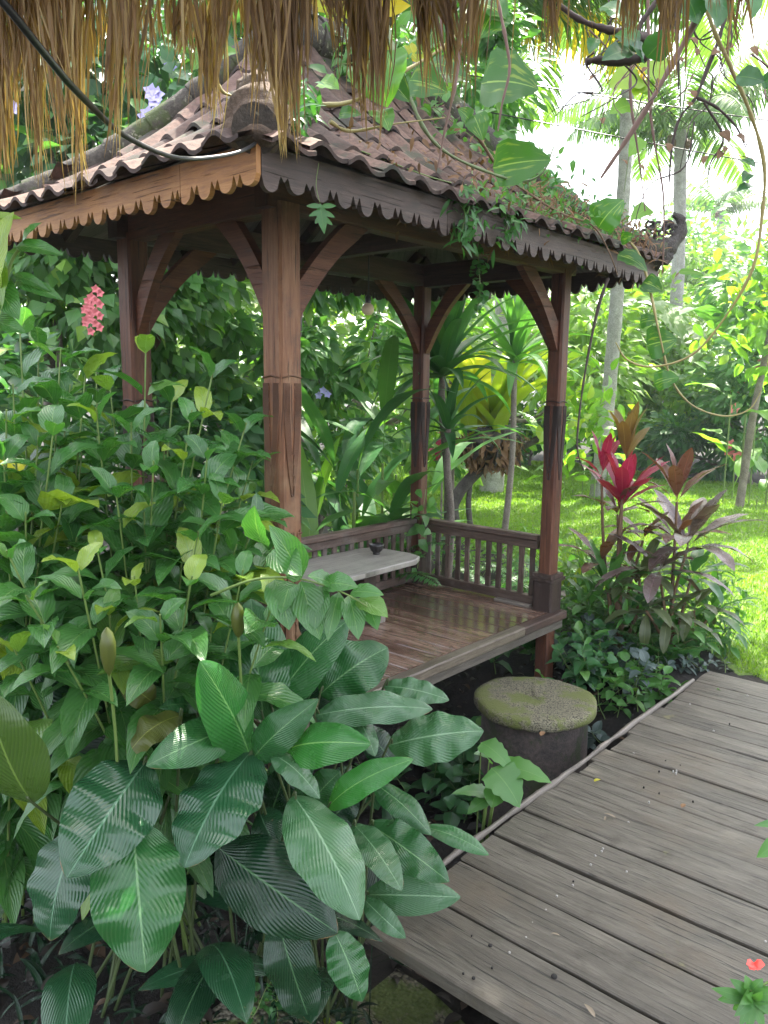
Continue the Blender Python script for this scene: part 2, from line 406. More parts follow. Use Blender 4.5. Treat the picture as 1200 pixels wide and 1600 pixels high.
M['tile'] = rough_mat('clay_tile', tv=1, stops= [(.3, (.025, .017, .015)), (.5, (.075, .042, .032)), (.7, (.15, .09, .07))], scale=5, rough=.85, bumpst=.5, bd=.008, moss=(.045, .045, .03), mossat=.56)
M['ridge'] = rough_mat('mossy_cement', [(.3, (.02, .017, .014)), (.5, (.05, .044, .037)), (.7, (.10, .09, .075))], 9, .95, .8, .012, moss=(.06, .08, .03), mossat=.56, lichen=(.22, .22, .16))
M['finial'] = rough_mat('finial_stone', [(.3, (.03, .02, .013)), (.5, (.085, .058, .04)), (.7, (.15, .11, .08))], 9, .95, .9, .012)
M['concrete'] = rough_mat('pebbled_concrete', [(.3, (.075, .068, .042)), (.5, (.135, .12, .078)), (.7, (.20, .185, .125))], 4, .85, .6, .004, moss=(.09, .105, .025), mossat=.48, vor=130)
M['drum'] = rough_mat('drum_side', [(.3, (.012, .012, .011)), (.5, (.035, .031, .028)), (.7, (.10, .075, .065))], 6, .8, .7, .012, moss=(.03, .04, .015), mossat=.56)
M['soil'] = rough_mat('soil', [(.3, (.008, .006, .005)), (.5, (.022, .017, .012)), (.7, (.045, .034, .022))], 6, .95, .9, .03)
M['pebble'] = rough_mat('mossy_pebbles', [(.3, (.05, .045, .03)), (.5, (.13, .12, .08)), (.7, (.22, .20, .15))], 6, .7, 1., .01, moss=(.07, .10, .02), mossat=.5, vor=55)
M['bark'] = rough_mat('bark', [(.3, (.07, .055, .045)), (.5, (.16, .13, .11)), (.7, (.26, .23, .2))], 10, .95, .9, .02)
M['palm_bark'] = rough_mat('palm_bark', [(.3, (.13, .12, .11)), (.5, (.25, .24, .22)), (.7, (.42, .41, .39))], 7, .95, .6, .02)
M['dark_bark'] = rough_mat('dark_bark', [(.3, (.02, .018, .016)), (.5, (.06, .052, .046)), (.7, (.12, .11, .10))], 12, .95, .9, .02)
M['stem'] = plain('green_stem', (.13, .20, .05), .5)
M['stalk'] = plain('leaf_stalk', (.05, .075, .025), .5, var=.5)
M['brown_stem'] = plain('brown_stem', (.15, .09, .05), .7)
M['yellow_stem'] = plain('yellow_vine', (.26, .22, .075), .5, var=.35, scale=30)
M['dark_stem'] = plain('dark_twig', (.055, .04, .035), .8)
M['grey_root'] = plain('aerial_root', (.16, .10, .08), .8, var=.4)
M['cable'] = plain('black_hose', (.016, .016, .018), .4)
M['black'] = plain('bowl_glaze', (.015, .013, .013), .3)
M['glass'] = plain('lamp_globe', (.75, .62, .45), .3)
M['nail'] = plain('nail_head', (.30, .29, .27), .4, .5)
M['hole'] = plain('dark_hole', (.01, .009, .008), .9)
M['flower_lilac'] = plain('lilac_petal', (.50, .48, .85), .6, var=.15)
M['flower_pink'] = plain('pink_petal', (.75, .20, .22), .6, var=.2)
M['flower_red'] = plain('red_petal', (.85, .08, .06), .5, var=.2)
M['flower_white'] = plain('white_petal', (.8, .8, .75), .6)
L_ = leaf_mat
M['lf_shrub'] = L_('glossy_shrub_leaf', (.024, .10, .026), (.06, .19, .042), (.26, .36, .045), rough=.27, spec=.6, rib=(.17, .30, .10), veins=9, vk=1.0, spots=0, trans=.3)
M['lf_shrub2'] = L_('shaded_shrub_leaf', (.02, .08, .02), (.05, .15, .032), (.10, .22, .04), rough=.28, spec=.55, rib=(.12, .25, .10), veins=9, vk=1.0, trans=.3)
M['lf_cal'] = L_('broad_leaf', (.010, .055, .018), (.022, .11, .026), (.06, .19, .03), rough=.25, rib=(.14, .27, .12), veins=17, vk=1.1, tipb=1, ribw=.018, trans=.16, bumpst=.3, tcol=1.3)
M['lf_calol'] = L_('broad_leaf_olive', (.04, .06, .012), (.10, .12, .02), (.16, .16, .03), rough=.35, rib=(.28, .30, .08), veins=17, vk=1.1, tipb=1, trans=.25, bumpst=.28)
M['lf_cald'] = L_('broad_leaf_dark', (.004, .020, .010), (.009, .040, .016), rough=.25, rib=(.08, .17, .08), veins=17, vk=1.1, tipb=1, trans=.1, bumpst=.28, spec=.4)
M['lf_hedge'] = L_('hedge_leaf', (.09, .19, .03), (.17, .30, .05), (.28, .38, .06), trans=.42, rib=(.2, .3, .1))
M['lf_dark'] = L_('dark_leaf', (.03, .10, .04), (.06, .18, .06), (.13, .27, .06), trans=.3, rib=(.1, .2, .06), rough=.35)
M['lf_mid'] = L_('mid_leaf', (.05, .15, .045), (.10, .25, .06), (.22, .38, .06), trans=.38, rib=(.13, .26, .08), rough=.38)
M['lf_light'] = L_('light_leaf', (.08, .19, .03), (.16, .32, .05), (.40, .48, .06), trans=.42, rib=(.25, .36, .1))
M['lf_yellow'] = L_('yellow_leaf', (.30, .34, .04), (.55, .50, .05), (.65, .40, .04), trans=.42, rib=(.5, .45, .15))
M['lf_nest'] = L_('nest_fern_leaf', (.16, .26, .03), (.30, .38, .05), (.42, .40, .06), trans=.5, rib=(.35, .35, .1))
M['lf_pothos'] = L_('variegated_leaf', (.025, .09, .02), (.05, .16, .025), (.12, .28, .04), trans=.42, rib=(.25, .38, .1), varieg=(.26, .34, .06), rough=.35)
M['lf_cord'] = L_('maroon_leaf', (.09, .03, .035), (.16, .075, .055), (.14, .15, .06), trans=.3, rib=(.3, .10, .10), veins=16, rough=.3, tcol=1.5)
M['lf_pink'] = L_('magenta_leaf', (.30, .015, .07), (.46, .035, .13), (.25, .05, .06), trans=.45, rib=(.7, .2, .28), veins=14, rough=.3, tcol=1.0)
M['lf_purple'] = L_('purple_grey_leaf', (.035, .06, .055), (.08, .12, .11), (.14, .18, .15), trans=.15, rib=(.16, .20, .18), veins=8, rough=.4)
M['lf_palm'] = L_('palm_leaflet', (.05, .12, .03), (.11, .21, .05), (.30, .36, .06), trans=.4, rib=(.2, .3, .1), rough=.35)
M['lf_fern'] = L_('fern_leaflet', (.03, .11, .035), (.06, .19, .05), (.12, .28, .06), trans=.35, rib=(.1, .2, .06))
M['litter'] = L_('dark_litter', (.006, .005, .004), (.022, .015, .010), (.09, .05, .025), trans=.05, rib=(.05, .03, .02), rough=.6, tcol=1.)
M['lf_dead'] = L_('dead_leaf', (.10, .055, .03), (.25, .14, .07), (.35, .25, .15), trans=.15, rib=(.2, .12, .06), rough=.8, tcol=1.)
M['litter_pale'] = L_('pale_dry_leaf', (.14, .11, .08), (.22, .18, .13), trans=.1, rib=(.3, .25, .18), rough=.8)
M['straw'] = L_('thatch_straw', (.12, .065, .035), (.40, .25, .125), (.64, .48, .27), trans=.52, rib=(.35, .2, .09), ribw=.02, rough=.6, tcol=1.0)
M['grass'] = L_('grass_blade', (.10, .20, .03), (.18, .30, .045), (.28, .36, .07), trans=.4, rib=(.2, .3, .06), rough=.5)
# ------------------------------------------------------------------ ground
def vnoise(x, y, s, seed=0):
    r = np.random.RandomState(seed); o = 0
    for k in range(5):
        a, b, p = r.uniform(.6, 1.6, 3); q = r.uniform(0, 6.28, 2); o = o + np.sin(x * s * a + q[0] + 1.3 * np.sin(y * s * b * .7)) * np.sin(y * s * b + q[1] + 1.1 * np.sin(x * s * p * .8))
    return o / 5
LAWN = np.array([(2.35, 5.0), (2.3, 6.0), (1.9, 7.0), (1.5, 8.4), (.9, 9.4), (-1, 10.5), (-3, 12), (-2, 18), (2, 20), (5, 19.5), (6.5, 16), (9, 14.6), (14, 14), (16, 3.0), (4.6, 3.0), (3.4, 4.2)])
def inpoly(x, y, P):
    ins = np.zeros(x.shape, bool)
    for i in range(len(P)):
        x1, y1 = P[i]; x2, y2 = P[i - 1]
        c = ((y1 > y) != (y2 > y)) & (x < (x2 - x1) * (y - y1) / (y2 - y1 + 1e-12) + x1); ins ^= c
    return ins
def sst(x, a, b):
    t = np.clip((x - a) / (b - a), 0, 1); return t * t * (3 - 2 * t)
def ground_z(x, y):
    x = np.asarray(x, float); y = np.asarray(y, float)
    u = (x - NP[0]) * uu[0] + (y - NP[1]) * uu[1]; v = (x - NP[0]) * vv[0] + (y - NP[1]) * vv[1]
    z = .02 * vnoise(x, y, .8, 1)
    low = sst(u, 2.75, 1.9) * sst(v, 2.4, 1.2)
    z = z - .16 * low
    dit = sst(u, -.75, -.1) * sst(u, 2.25, 1.7) * sst(v, -1.3, -1.0) * sst(v, .95, .45)
    z = z - .42 * dit
    z = z - .12 * sst(v, -.7, -1.2) * sst(u, 2.9, 2.5)
    return z
xs = np.unique(np.round(np.concatenate([np.linspace(-300, -14, 12), np.linspace(-14, -5, 16), np.linspace(-5, 6, 90), np.linspace(6, 16, 22), np.linspace(16, 300, 12)]), 3))
ys = np.unique(np.round(np.concatenate([np.linspace(-60, -2, 8), np.linspace(-2, 9, 96), np.linspace(9, 24, 40), np.linspace(24, 500, 16)]), 3))
X, Y = np.meshgrid(xs, ys)
Z = ground_z(X, Y)
mask = inpoly(X + .15 * vnoise(X, Y, 3, 4), Y + .15 * vnoise(X, Y, 3, 6), LAWN).astype(float)
mb = MB(); V = np.stack([X, Y, Z], -1).reshape(-1, 3); nx = len(xs)
i = np.arange(len(ys) - 1)[:, None] * nx + np.arange(nx - 1)[None]
mb.add(V, np.stack([i, i + 1, i + nx + 1, i + nx], -1).reshape(-1, 4), V[:, :2], mask.ravel())
s = NT('garden_ground'); ti = s.n('Attribute', attribute_name='tint').outputs['Fac']; v = s.vec('Pos')
g = s.ramp(s.noise(1.2, v, 6, .65), [(.3, (.06, .12, .02)), (.5, (.10, .18, .03)), (.7, (.17, .23, .045))])
g = s.mix(.5, g, s.ramp(s.noise(60, v, 4, .7), [(.3, (.03, .07, .012)), (.7, (.22, .32, .06))]))
so_ = s.ramp(s.noise(7, v, 8, .7), [(.3, (.004, .0035, .003)), (.5, (.010, .008, .006)), (.72, (.022, .017, .012))])
s.l(s.mix(s.smooth(s.math('ADD', ti, s.math('MULTIPLY', s.math('SUBTRACT', s.noise(9, v, 4), .5), .6)), .4, .6), so_, g), s.p.inputs['Base Color'])
s.p.inputs['Roughness'].default_value = .95; s.bump(s.noise(40, v, 5, .7), .8, .02)
tag(mb.build('ground', s.m), kind='structure')
# pebbled patch at the foot of the boardwalk
mb = MB(); a = np.linspace(-1.9, .1, 30); b = np.linspace(-2.6, -.58, 30); A, B_ = np.meshgrid(a, b)
P = NP + A[..., None] * uu + B_[..., None] * vv; P[..., 2] = ground_z(P[..., 0], P[..., 1]) + .012 + .006 * vnoise(A, B_, 9, 3)
i = np.arange(29)[:, None] * 30 + np.arange(29)[None]
mb.add(P.reshape(-1, 3), np.stack([i, i + 1, i + 31, i + 30], -1).reshape(-1, 4)); tag(mb.build('pebble_path', M['pebble']), kind='structure')

# ------------------------------------------------------------------ pavilion
a_, b_ = 2.2724, 1.0803
ZF, ZR, ZB = .425, .906, 2.52
ov, ou = .42, .475
pav = empty('garden_pavilion', NP, ROTZ, 'open wooden garden pavilion with clay tiled roof, scalloped eaves and raised plank floor', 'pavilion')
corners = [(0, 0), (a_, 0), (a_, b_), (0, b_)]
rp = np.random.RandomState(3)
for ci, (x, y) in enumerate(corners):
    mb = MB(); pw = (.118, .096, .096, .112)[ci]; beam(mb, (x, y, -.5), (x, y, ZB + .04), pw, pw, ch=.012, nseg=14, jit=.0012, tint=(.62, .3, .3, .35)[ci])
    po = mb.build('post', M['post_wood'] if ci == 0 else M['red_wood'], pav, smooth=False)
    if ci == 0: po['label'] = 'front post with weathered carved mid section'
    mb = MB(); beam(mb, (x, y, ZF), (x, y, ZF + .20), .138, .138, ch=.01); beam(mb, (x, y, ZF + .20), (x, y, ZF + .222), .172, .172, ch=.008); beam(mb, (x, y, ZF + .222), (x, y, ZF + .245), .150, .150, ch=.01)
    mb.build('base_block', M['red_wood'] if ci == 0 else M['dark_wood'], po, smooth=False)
    # carved relief, on the faces of the post
    mb = MB()
    zz = [(1.62, 1), (1.02, -1)] if ci == 0 else [(1.5, 1)]
    for (zc, sgn) in zz:
        for fx, fy in ((-1, 0), (0, -1), (1, 0), (0, 1)):
            sx, sy = -fy, fx
            def Q(s, z, d=pw / 2 + .0015): return (x + fx * d + sx * s, y + fy * d + sy * s, z)
            for m in (-1, 1):
                for k in range(5):
                    h = .36 - k * .07; w_ = .044 - k * .007
                    tube(mb, [Q(m * w_, zc + .24 * sgn), Q(m * w_ * .98, zc + .12 * sgn), Q(m * w_ * .6, zc - h * .2 * sgn), Q(m * .004, zc - h * .62 * sgn)], .0048, 5, 4, tint=.1)
                for k in range(4):
                    c0 = .012 + .01 * k; zk = zc + (.22 - .05 * k) * sgn
                    an = np.linspace(0, 4.4, 6); tube(mb, [Q(m * (.022 + .011 * math.cos(q)), zk + .013 * math.sin(q)) for q in an], .003, 5, 3, tint=.8)
            tube(mb, [Q(-.05, zc + .262 * sgn), Q(0, zc + .27 * sgn), Q(.05, zc + .262 * sgn)], .004, 5, 4, tint=.2)
            if ci == 0 and sgn < 0:
                for k in range(14):
                    p = (rp.uniform(-.045, .045), zc - .02 + rp.uniform(0, .30)); an = rp.uniform(0, 6.28); rr_ = rp.uniform(.008, .016)
                    tube(mb, [Q(p[0], p[1]), Q(np.clip(p[0] + rr_ * math.cos(an), -.05, .05), p[1] + rr_ * math.sin(an)), Q(np.clip(p[0] + rr_ * 1.5 * math.cos(an + .8), -.05, .05), p[1] + rr_ * 1.6 * math.sin(an + .8))], .0042, 5, 3, tint=.5)
    mb.build('carving', M['dark_wood'] if ci else M['post_wood'], po)
    # braces
    for dx, dy, ln in (((1 if x == 0 else -1), 0, .42), (0, (1 if y == 0 else -1), .33)):
        mb = MB(); t = np.linspace(0, 1, 12)
        cx = .055 + (ln - .055) * t; cz = -.36 + .36 * t + .03 * np.sin(PI * t)
        wd = .048 - .006 * np.sin(PI * t)
        nx_, nz_ = .66, -.75
        lo = [(q + wd_ * nx_, z + wd_ * nz_) for q, z, wd_ in zip(cx, cz, wd)]; hi = [(max(q - wd_ * nx_, .057), z - wd_ * nz_) for q, z, wd_ in zip(cx, cz, wd)]
        lo[0] = (.05, -.46); lo[-1] = (ln + .07, .0); hi[-1] = (ln - .07, .0); hi[0] = (.05, -.26)
        plate(mb, (lo, hi), (x, y, ZB + .012), (dx, dy, 0), (0, 0, 1), .045, tint=.4 + .3 * rp.rand())
        mb.build('brace', M['red_wood'], pav, smooth=False)
def bm(name, p0, p1, w_, h, mat, par=pav, up=(0, 0, 1), nseg=4, jit=.0008, **k):
    mb = MB(); beam(mb, p0, p1, w_, h, up, nseg=nseg, jit=jit, **k); return mb.build(name, M[mat], par, smooth=False)
zb = ZB + .085
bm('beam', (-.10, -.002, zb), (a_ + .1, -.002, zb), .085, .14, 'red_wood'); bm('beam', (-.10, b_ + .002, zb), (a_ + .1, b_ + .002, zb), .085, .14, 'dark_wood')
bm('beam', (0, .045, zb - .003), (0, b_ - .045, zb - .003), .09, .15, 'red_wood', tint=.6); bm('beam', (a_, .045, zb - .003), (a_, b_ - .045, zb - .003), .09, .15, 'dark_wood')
bm('beam', (a_ / 2, .045, zb + .01), (a_ / 2, b_ - .045, zb + .01), .07, .10, 'dark_wood')
# floor
x0, x1, y0, y1 = -.14, a_ + .055, -.115, b_ + .10
fl = MB(); xx = x0 + .002
while xx < x1 - .02:
    wdt = min(rp.uniform(.105, .15), x1 - xx)
    beam(fl, (xx + wdt / 2, y0 + .075, ZF - .014 + rp.uniform(-.0015, .0015)), (xx + wdt / 2, y1 - .01, ZF - .014 + rp.uniform(-.0015, .0015)), wdt - .008, .027, nseg=6, jit=.0006, ch=.003, tint=rp.choice([0, .25, .5, .8, 1.]))
    xx += wdt
fl.build('floor_planks', M['floor_wood'], pav, smooth=False)
bm('floor_edge_beam', (x0, y0 + .036, ZF - .026), (x1 - .5, y0 + .036, ZF - .026), .072, .055, 'edge_wood', nseg=16, jit=.0016, tint=.5, ch=.007)
bm('floor_edge_beam', (x1 - .497, y0 + .036, ZF - .027), (x1 + .01, y0 + .036, ZF - .027), .07, .054, 'dark_wood', nseg=4, tint=.8, ch=.007)
bm('floor_edge_beam', (x0, y0 + .05, ZF - .085), (x1, y0 + .05, ZF - .085), .05, .06, 'grey_wood', tint=.2, nseg=8)
for yy in (.3, .75, b_): bm('floor_joist', (x0 + .02, yy, ZF - .075), (x1 - .02, yy, ZF - .075), .06, .09, 'dark_wood')
# railings
def railing(p0, p1, n, label):
    p0 = np.array(p0, float); p1 = np.array(p1, float); d = norm(p1 - p0)
    mb = MB(); beam(mb, p0 + (0, 0, ZR - .018), p1 + (0, 0, ZR - .018), .075, .036, nseg=10, jit=.001, ch=.008, tint=.8)
    beam(mb, p0 + (0, 0, ZR - .064), p1 + (0, 0, ZR - .064), .042, .055, nseg=6, jit=.0008, tint=.6)
    r = mb.build('railing', M['rail_wood'], pav, smooth=False); r['label'] = label
    bm('bottom_rail', p0 + (0, 0, ZF + .045), p1 + (0, 0, ZF + .045), .05, .06, 'rail_wood', r, tint=.2)
    sd_ = np.cross(d, (0, 0, 1))
    for k in range(n):
        c = p0 + (p1 - p0) * ((k + .5) / n); mb = MB(); c = c + d * rp.uniform(-.004, .004)
        za, zb_ = ZF + .074, ZR - .09; j = rp.uniform(-.004, .004); tt = rp.rand()
        beam(mb, c + (0, 0, za), c + (0, 0, za + .07), .04, .018, up=sd_, ch=.003, tint=tt)
        beam(mb, c + (0, 0, za + .07), c + (0, 0, zb_ - .06) + d * j, .036, .018, up=sd_, ch=.004, nseg=4, jit=.0008, tint=tt)
        beam(mb, c + (0, 0, zb_ - .06) + d * j, c + (0, 0, zb_), .04, .018, up=sd_, ch=.003, tint=tt)
        mb.build('baluster', M['rail_wood'], r, smooth=False)
railing((.06, b_, 0), (a_ - .06, b_, 0), 25, 'long rear railing'); railing((a_, b_ - .06, 0), (a_, .075, 0), 11, 'short end railing')
mb = MB(); beam(mb, (a_ - .045, .36, ZF + .01), (a_ - .05, .09, ZF + .01), .05, .02, ch=.004); mb.build('floor_strip', M['grey_wood'], pav, smooth=False)
# roof
LX, LY, RUN = a_ + ou + ov, b_ + 2 * ov, (b_ + 2 * ov) / 2
X0, Y0 = -ou, -ov; ZE = 2.612
def zr(r): return ZE + .50 * r + .41 * r * r
FAC = [((X0, Y0), (1, 0), (0, 1), LX), ((X0 + LX, Y0 + LY), (-1, 0), (0, -1), LX), ((X0, Y0 + LY), (0, -1), (1, 0), LY), ((X0 + LX, Y0), (0, 1), (-1, 0), LY)]
def RP(f, e, r, dz=0):
    (ox, oy), E, R, L = f; e = np.asarray(e, float); r = np.asarray(r, float)
    return np.stack([ox + E[0] * e + R[0] * r, oy + E[1] * e + R[1] * r, zr(r) + dz], -1)
tl = MB()
for f in FAC:
    L = f[3]; ncol = int(round(L / .172)); cw = L / ncol; nrow = 5; rw = (RUN + .06) / nrow
    for k in range(nrow):
        for j in range(ncol):
            ec = (j + .5) * cw; rc = (k + .4) * rw - .06
            if ec < rc + .03 or ec > L - rc - .03: continue
            r0_ = k * rw - .075; r1_ = r0_ + rw * 1.12
            s_ = np.linspace(-.04, 1.04, 11); jt = rp.uniform(-.014, .014, 2) * (2.2 if rp.rand() > .9 else 1); jz = rp.uniform(0, .012)
            hh = .030 * np.where(s_ < .62, np.sin(PI * np.clip(s_ / .62, 0, 1)), -.28 * np.sin(PI * np.clip((s_ - .62) / .38, 0, 1)))
            e_ = ec + (s_ - .5) * cw + jt[0]; ts = np.linspace(0, 1, 4)
            G = np.array([RP(f, e_ + (rp.rand() - .5) * .002, np.full(11, r0_ + (r1_ - r0_) * t + jt[1]), 0) + np.stack([0 * hh, 0 * hh, hh + .022 * (1 - t) + .014 + jz], -1) for t in ts])
            V = G.reshape(-1, 3); i = np.arange(3)[:, None] * 11 + np.arange(10)[None]
            F = np.stack([i, i + 1, i + 12, i + 11], -1).reshape(-1, 4)
            tl.add(V, F, None, rp.rand())
            lp = np.concatenate([G[0], G[0] - (0, 0, .015)]); i = np.arange(10); tl.add(lp, np.stack([i + 11, i + 12, i + 1, i], -1), None, 0)
            lo_ = G - (0, 0, .015); i = np.arange(3)[:, None] * 11 + np.arange(10)[None]; tl.add(lo_.reshape(-1, 3), np.stack([i + 11, i + 12, i + 1, i], -1).reshape(-1, 4), None, .3)
roof = tl.build('roof_tiles', M['tile'], pav)
ln_ = MB()
for f in FAC:
    L = f[3]; ts = np.linspace(0, RUN, 9); ss = np.linspace(0, 1, 12)
    for dz in (-.022, -.002):
        G = np.array([RP(f, t + (L - 2 * t) * ss, np.full(12, t), dz) for t in ts]); i = np.arange(8)[:, None] * 12 + np.arange(11)[None]
        uvv = np.array([[(s_ * L, t) for s_ in ss] for t in ts]).reshape(-1, 2)
        ln_.add(G.reshape(-1, 3), np.stack([i, i + 1, i + 13, i + 12], -1).reshape(-1, 4), uvv, .8)
ln_.build('roof_lining', M['grey_wood'], pav, smooth=False)
for fi, f in enumerate(FAC):
    L = f[3]; n = int(L / .36)
    for k in range(1, n + 1):
        e = L * k / (n + 1); rm = min(e, L - e, RUN)
        mb = MB(); q = [RP(f, e, r, -.056) for r in np.linspace(.03, rm - .02, 4)]
        for m in range(3): beam(mb, q[m], q[m + 1], .045, .06, ch=.003)
        mb.build('rafter', M['dark_wood'], pav, smooth=False)
    mb = MB(); q = RP(f, .7, .55, -.1), RP(f, L - .7, .55, -.1); beam(mb, q[0], q[1], .05, .05); mb.build('purlin', M['dark_wood'], pav, smooth=False)
rh = np.random.RandomState(8)
hipc = [((X0, Y0), (1, 1)), ((X0 + LX, Y0), (-1, 1)), ((X0 + LX, Y0 + LY), (-1, -1)), ((X0, Y0 + LY), (1, -1))]
for hi_, ((hx, hy), (sx, sy)) in enumerate(hipc):
    mb = MB(); K = 7
    for k in range(K):
        r0_, r1_ = RUN * k / K - .01, RUN * (k + 1.25) / K; r1_ = min(r1_, RUN + .02)
        pp = [np.array((hx + sx * r, hy + sy * r, zr(max(r, 0)) + .035)) for r in np.linspace(r0_, r1_, 4)]
        rr_ = .07 if hi_ != 1 else .09
        tube(mb, pp, [rr_ * 1.06, rr_, rr_ * .95, rr_ * .9], 12, 3, lump=.05, rng=rh)
    mb.build('hip_ridge', M['ridge'], pav)
mb = MB(); A1 = np.array((X0 + RUN, Y0 + RUN, zr(RUN) + .05)); A2 = np.array((X0 + LX - RUN, Y0 + RUN, zr(RUN) + .05))
for k in range(6):
    q0 = A1 + (A2 - A1) * k / 6; q1 = A1 + (A2 - A1) * (k + 1.12) / 6; tube(mb, [q0, (q0 + q1) / 2, q1], [.105, .1, .09], 12, 3, lump=.06, rng=rh)
mb.build('top_ridge', M['ridge'], pav)
mb = MB(); zc = zr(RUN) + .08
for k in range(7):
    w_ = [.26, .20, .24, .17, .20, .14, .10][k]; beam(mb, (A1[0], A1[1], zc), (A1[0], A1[1], zc + .042), w_, w_, ch=.01, tint=rp.rand()); zc += .044
mb.build('stacked_finial', M['ridge'], pav, smooth=False)
# corner stone over the front hip
def rock(mb, c, R, seg=18, rings=12, amp=.12, seed=0, shape=None):
    rr = np.random.RandomState(seed); c = np.asarray(c, float); th = np.linspace(0, 2 * PI, seg, endpoint=False); ph = np.linspace(0, PI, rings)
    q = rr.uniform(1, 4, (6, 3)); o = rr.uniform(0, 6, 6); V = []
    for p in ph:
        for t in th:
            d = np.array([math.sin(p) * math.cos(t), math.sin(p) * math.sin(t), math.cos(p)])
            s_ = 1 + amp * sum(math.sin(d @ q[i] * 2 + o[i]) for i in range(6)) / 2.4
            if shape: s_ *= shape(d)
            V.append(c + d * np.array(R) * s_)
    i = np.arange(rings - 1)[:, None] * seg; j = np.arange(seg)[None]; j2 = (j + 1) % seg
    mb.add(np.array(V), np.stack([i + j, i + seg + j, i + seg + j2, i + j2], -1).reshape(-1, 4), None, rr.rand())
mb = MB(); cx, cy = X0 + .07, Y0 + .07
rock(mb, (cx, cy, ZE + .10), (.10, .10, .10), 26, 18, .16, 3); rock(mb, (cx - .01, cy - .01, ZE + .04), (.105, .105, .07), 20, 10, .12, 5); rock(mb, (cx + .03, cy + .03, ZE + .20), (.07, .07, .05), 16, 10, .15, 6)
mb.build('corner_finial', M['finial'], pav)['label'] = 'weathered stone cap on the front corner'
mb = MB(); c0 = np.array((X0 + LX - .10, Y0 + .10, ZE + .09)); dd = np.array((1, -1, 0)) / 1.414
cur = [c0, c0 + dd * .10 + (0, 0, -.02), c0 + dd * .20 + (0, 0, .01), c0 + dd * .27 + (0, 0, .09), c0 + dd * .27 + (0, 0, .17), c0 + dd * .22 + (0, 0, .2)]
tube(mb, cur, [.09, .075, .055, .04, .03, .018], 8, 5, lump=.18, rng=rh)
for k in range(16):
    t = rh.rand(); q = c0 + dd * (t * .26 - .02) + np.array((0, 0, .05 + .10 * t * rh.rand() + .03)); q += np.array(rh.uniform(-.025, .025, 3))
    an = rh.uniform(0, 6.28); r_ = rh.uniform(.018, .032)
    tube(mb, [q + np.array([0, 0, r_ * math.sin(z)]) + dd * r_ * math.cos(z) for z in np.linspace(0, 5.2, 7) + an], .0085, 5, 3)
for k in range(7): rock(mb, c0 + dd * (.02 + .03 * k) + np.array((0, 0, -.04)) + rh.uniform(-.02, .02, 3), (.045, .045, .04), 10, 7, .2, k)
mb.build('corner_ornament', M['dark_bark'], pav)['label'] = 'dark curled pierced ornament on the far corner'
# scalloped fascias
def fascia(p0, p1, mat, tint, seed, label=None, flip=False):
    rr = np.random.RandomState(seed); p0 = np.array(p0, float); p1 = np.array(p1, float); L = np.linalg.norm(p1 - p0); d = (p1 - p0) / L
    per = .118; e = []; h = []; x = 0
    while x < L:
        w_ = per * rr.uniform(.93, 1.07); a1 = w_ * .66; dp = rr.uniform(.034, .054)
        for t in np.linspace(0, 1, 9): e.append(x + a1 * t); h.append(-dp * math.sqrt(max(0, 1 - (2 * t - 1) ** 2)) - .006)
        b1 = w_ - a1
        for t, q in ((.12, .002), (.5, -.046 * rr.uniform(.35, 1.1)), (.88, .002)): e.append(x + a1 + b1 * t); h.append(q)
        x += w_
    e = np.array(e); h = np.array(h); k = e <= L; e = e[k]; h = h[k]
    mb = MB(); br = [0] + sorted(rr.uniform(.3, L - .3, 2 if L > 3 else 1)) + [L]
    for a0, a1 in zip(br[:-1], br[1:]):
        m = (e >= a0) & (e <= a1 - .002); ee = np.concatenate([[a0 + .001], e[m], [a1 - .001]]); hh = np.concatenate([[-.005], h[m], [-.005]])
        dz = rr.uniform(-.004, .004)
        top = np.full(len(ee), .085 + dz)
        lo = np.stack([ee, hh + .0], 1); hi = np.stack([ee, top], 1)
        plate(mb, (lo, hi), p0, d, (0, 0, 1), .02, tint=rr.uniform(.35, .65) + tint)
    o = mb.build('fascia_board', M[mat], pav, smooth=False)
    if label: o['label'] = label
zfb = 2.478 + .046
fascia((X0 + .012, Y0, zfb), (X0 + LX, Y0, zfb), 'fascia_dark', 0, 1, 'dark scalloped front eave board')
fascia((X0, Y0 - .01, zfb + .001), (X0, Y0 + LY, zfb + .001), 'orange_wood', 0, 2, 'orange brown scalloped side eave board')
fascia((X0 + .012, Y0 + LY, zfb), (X0 + LX - .012, Y0 + LY, zfb), 'fascia_dark', -.1, 3); fascia((X0 + LX, Y0 + .012, zfb + .001), (X0 + LX, Y0 + LY, zfb + .001), 'fascia_dark', -.1, 4)

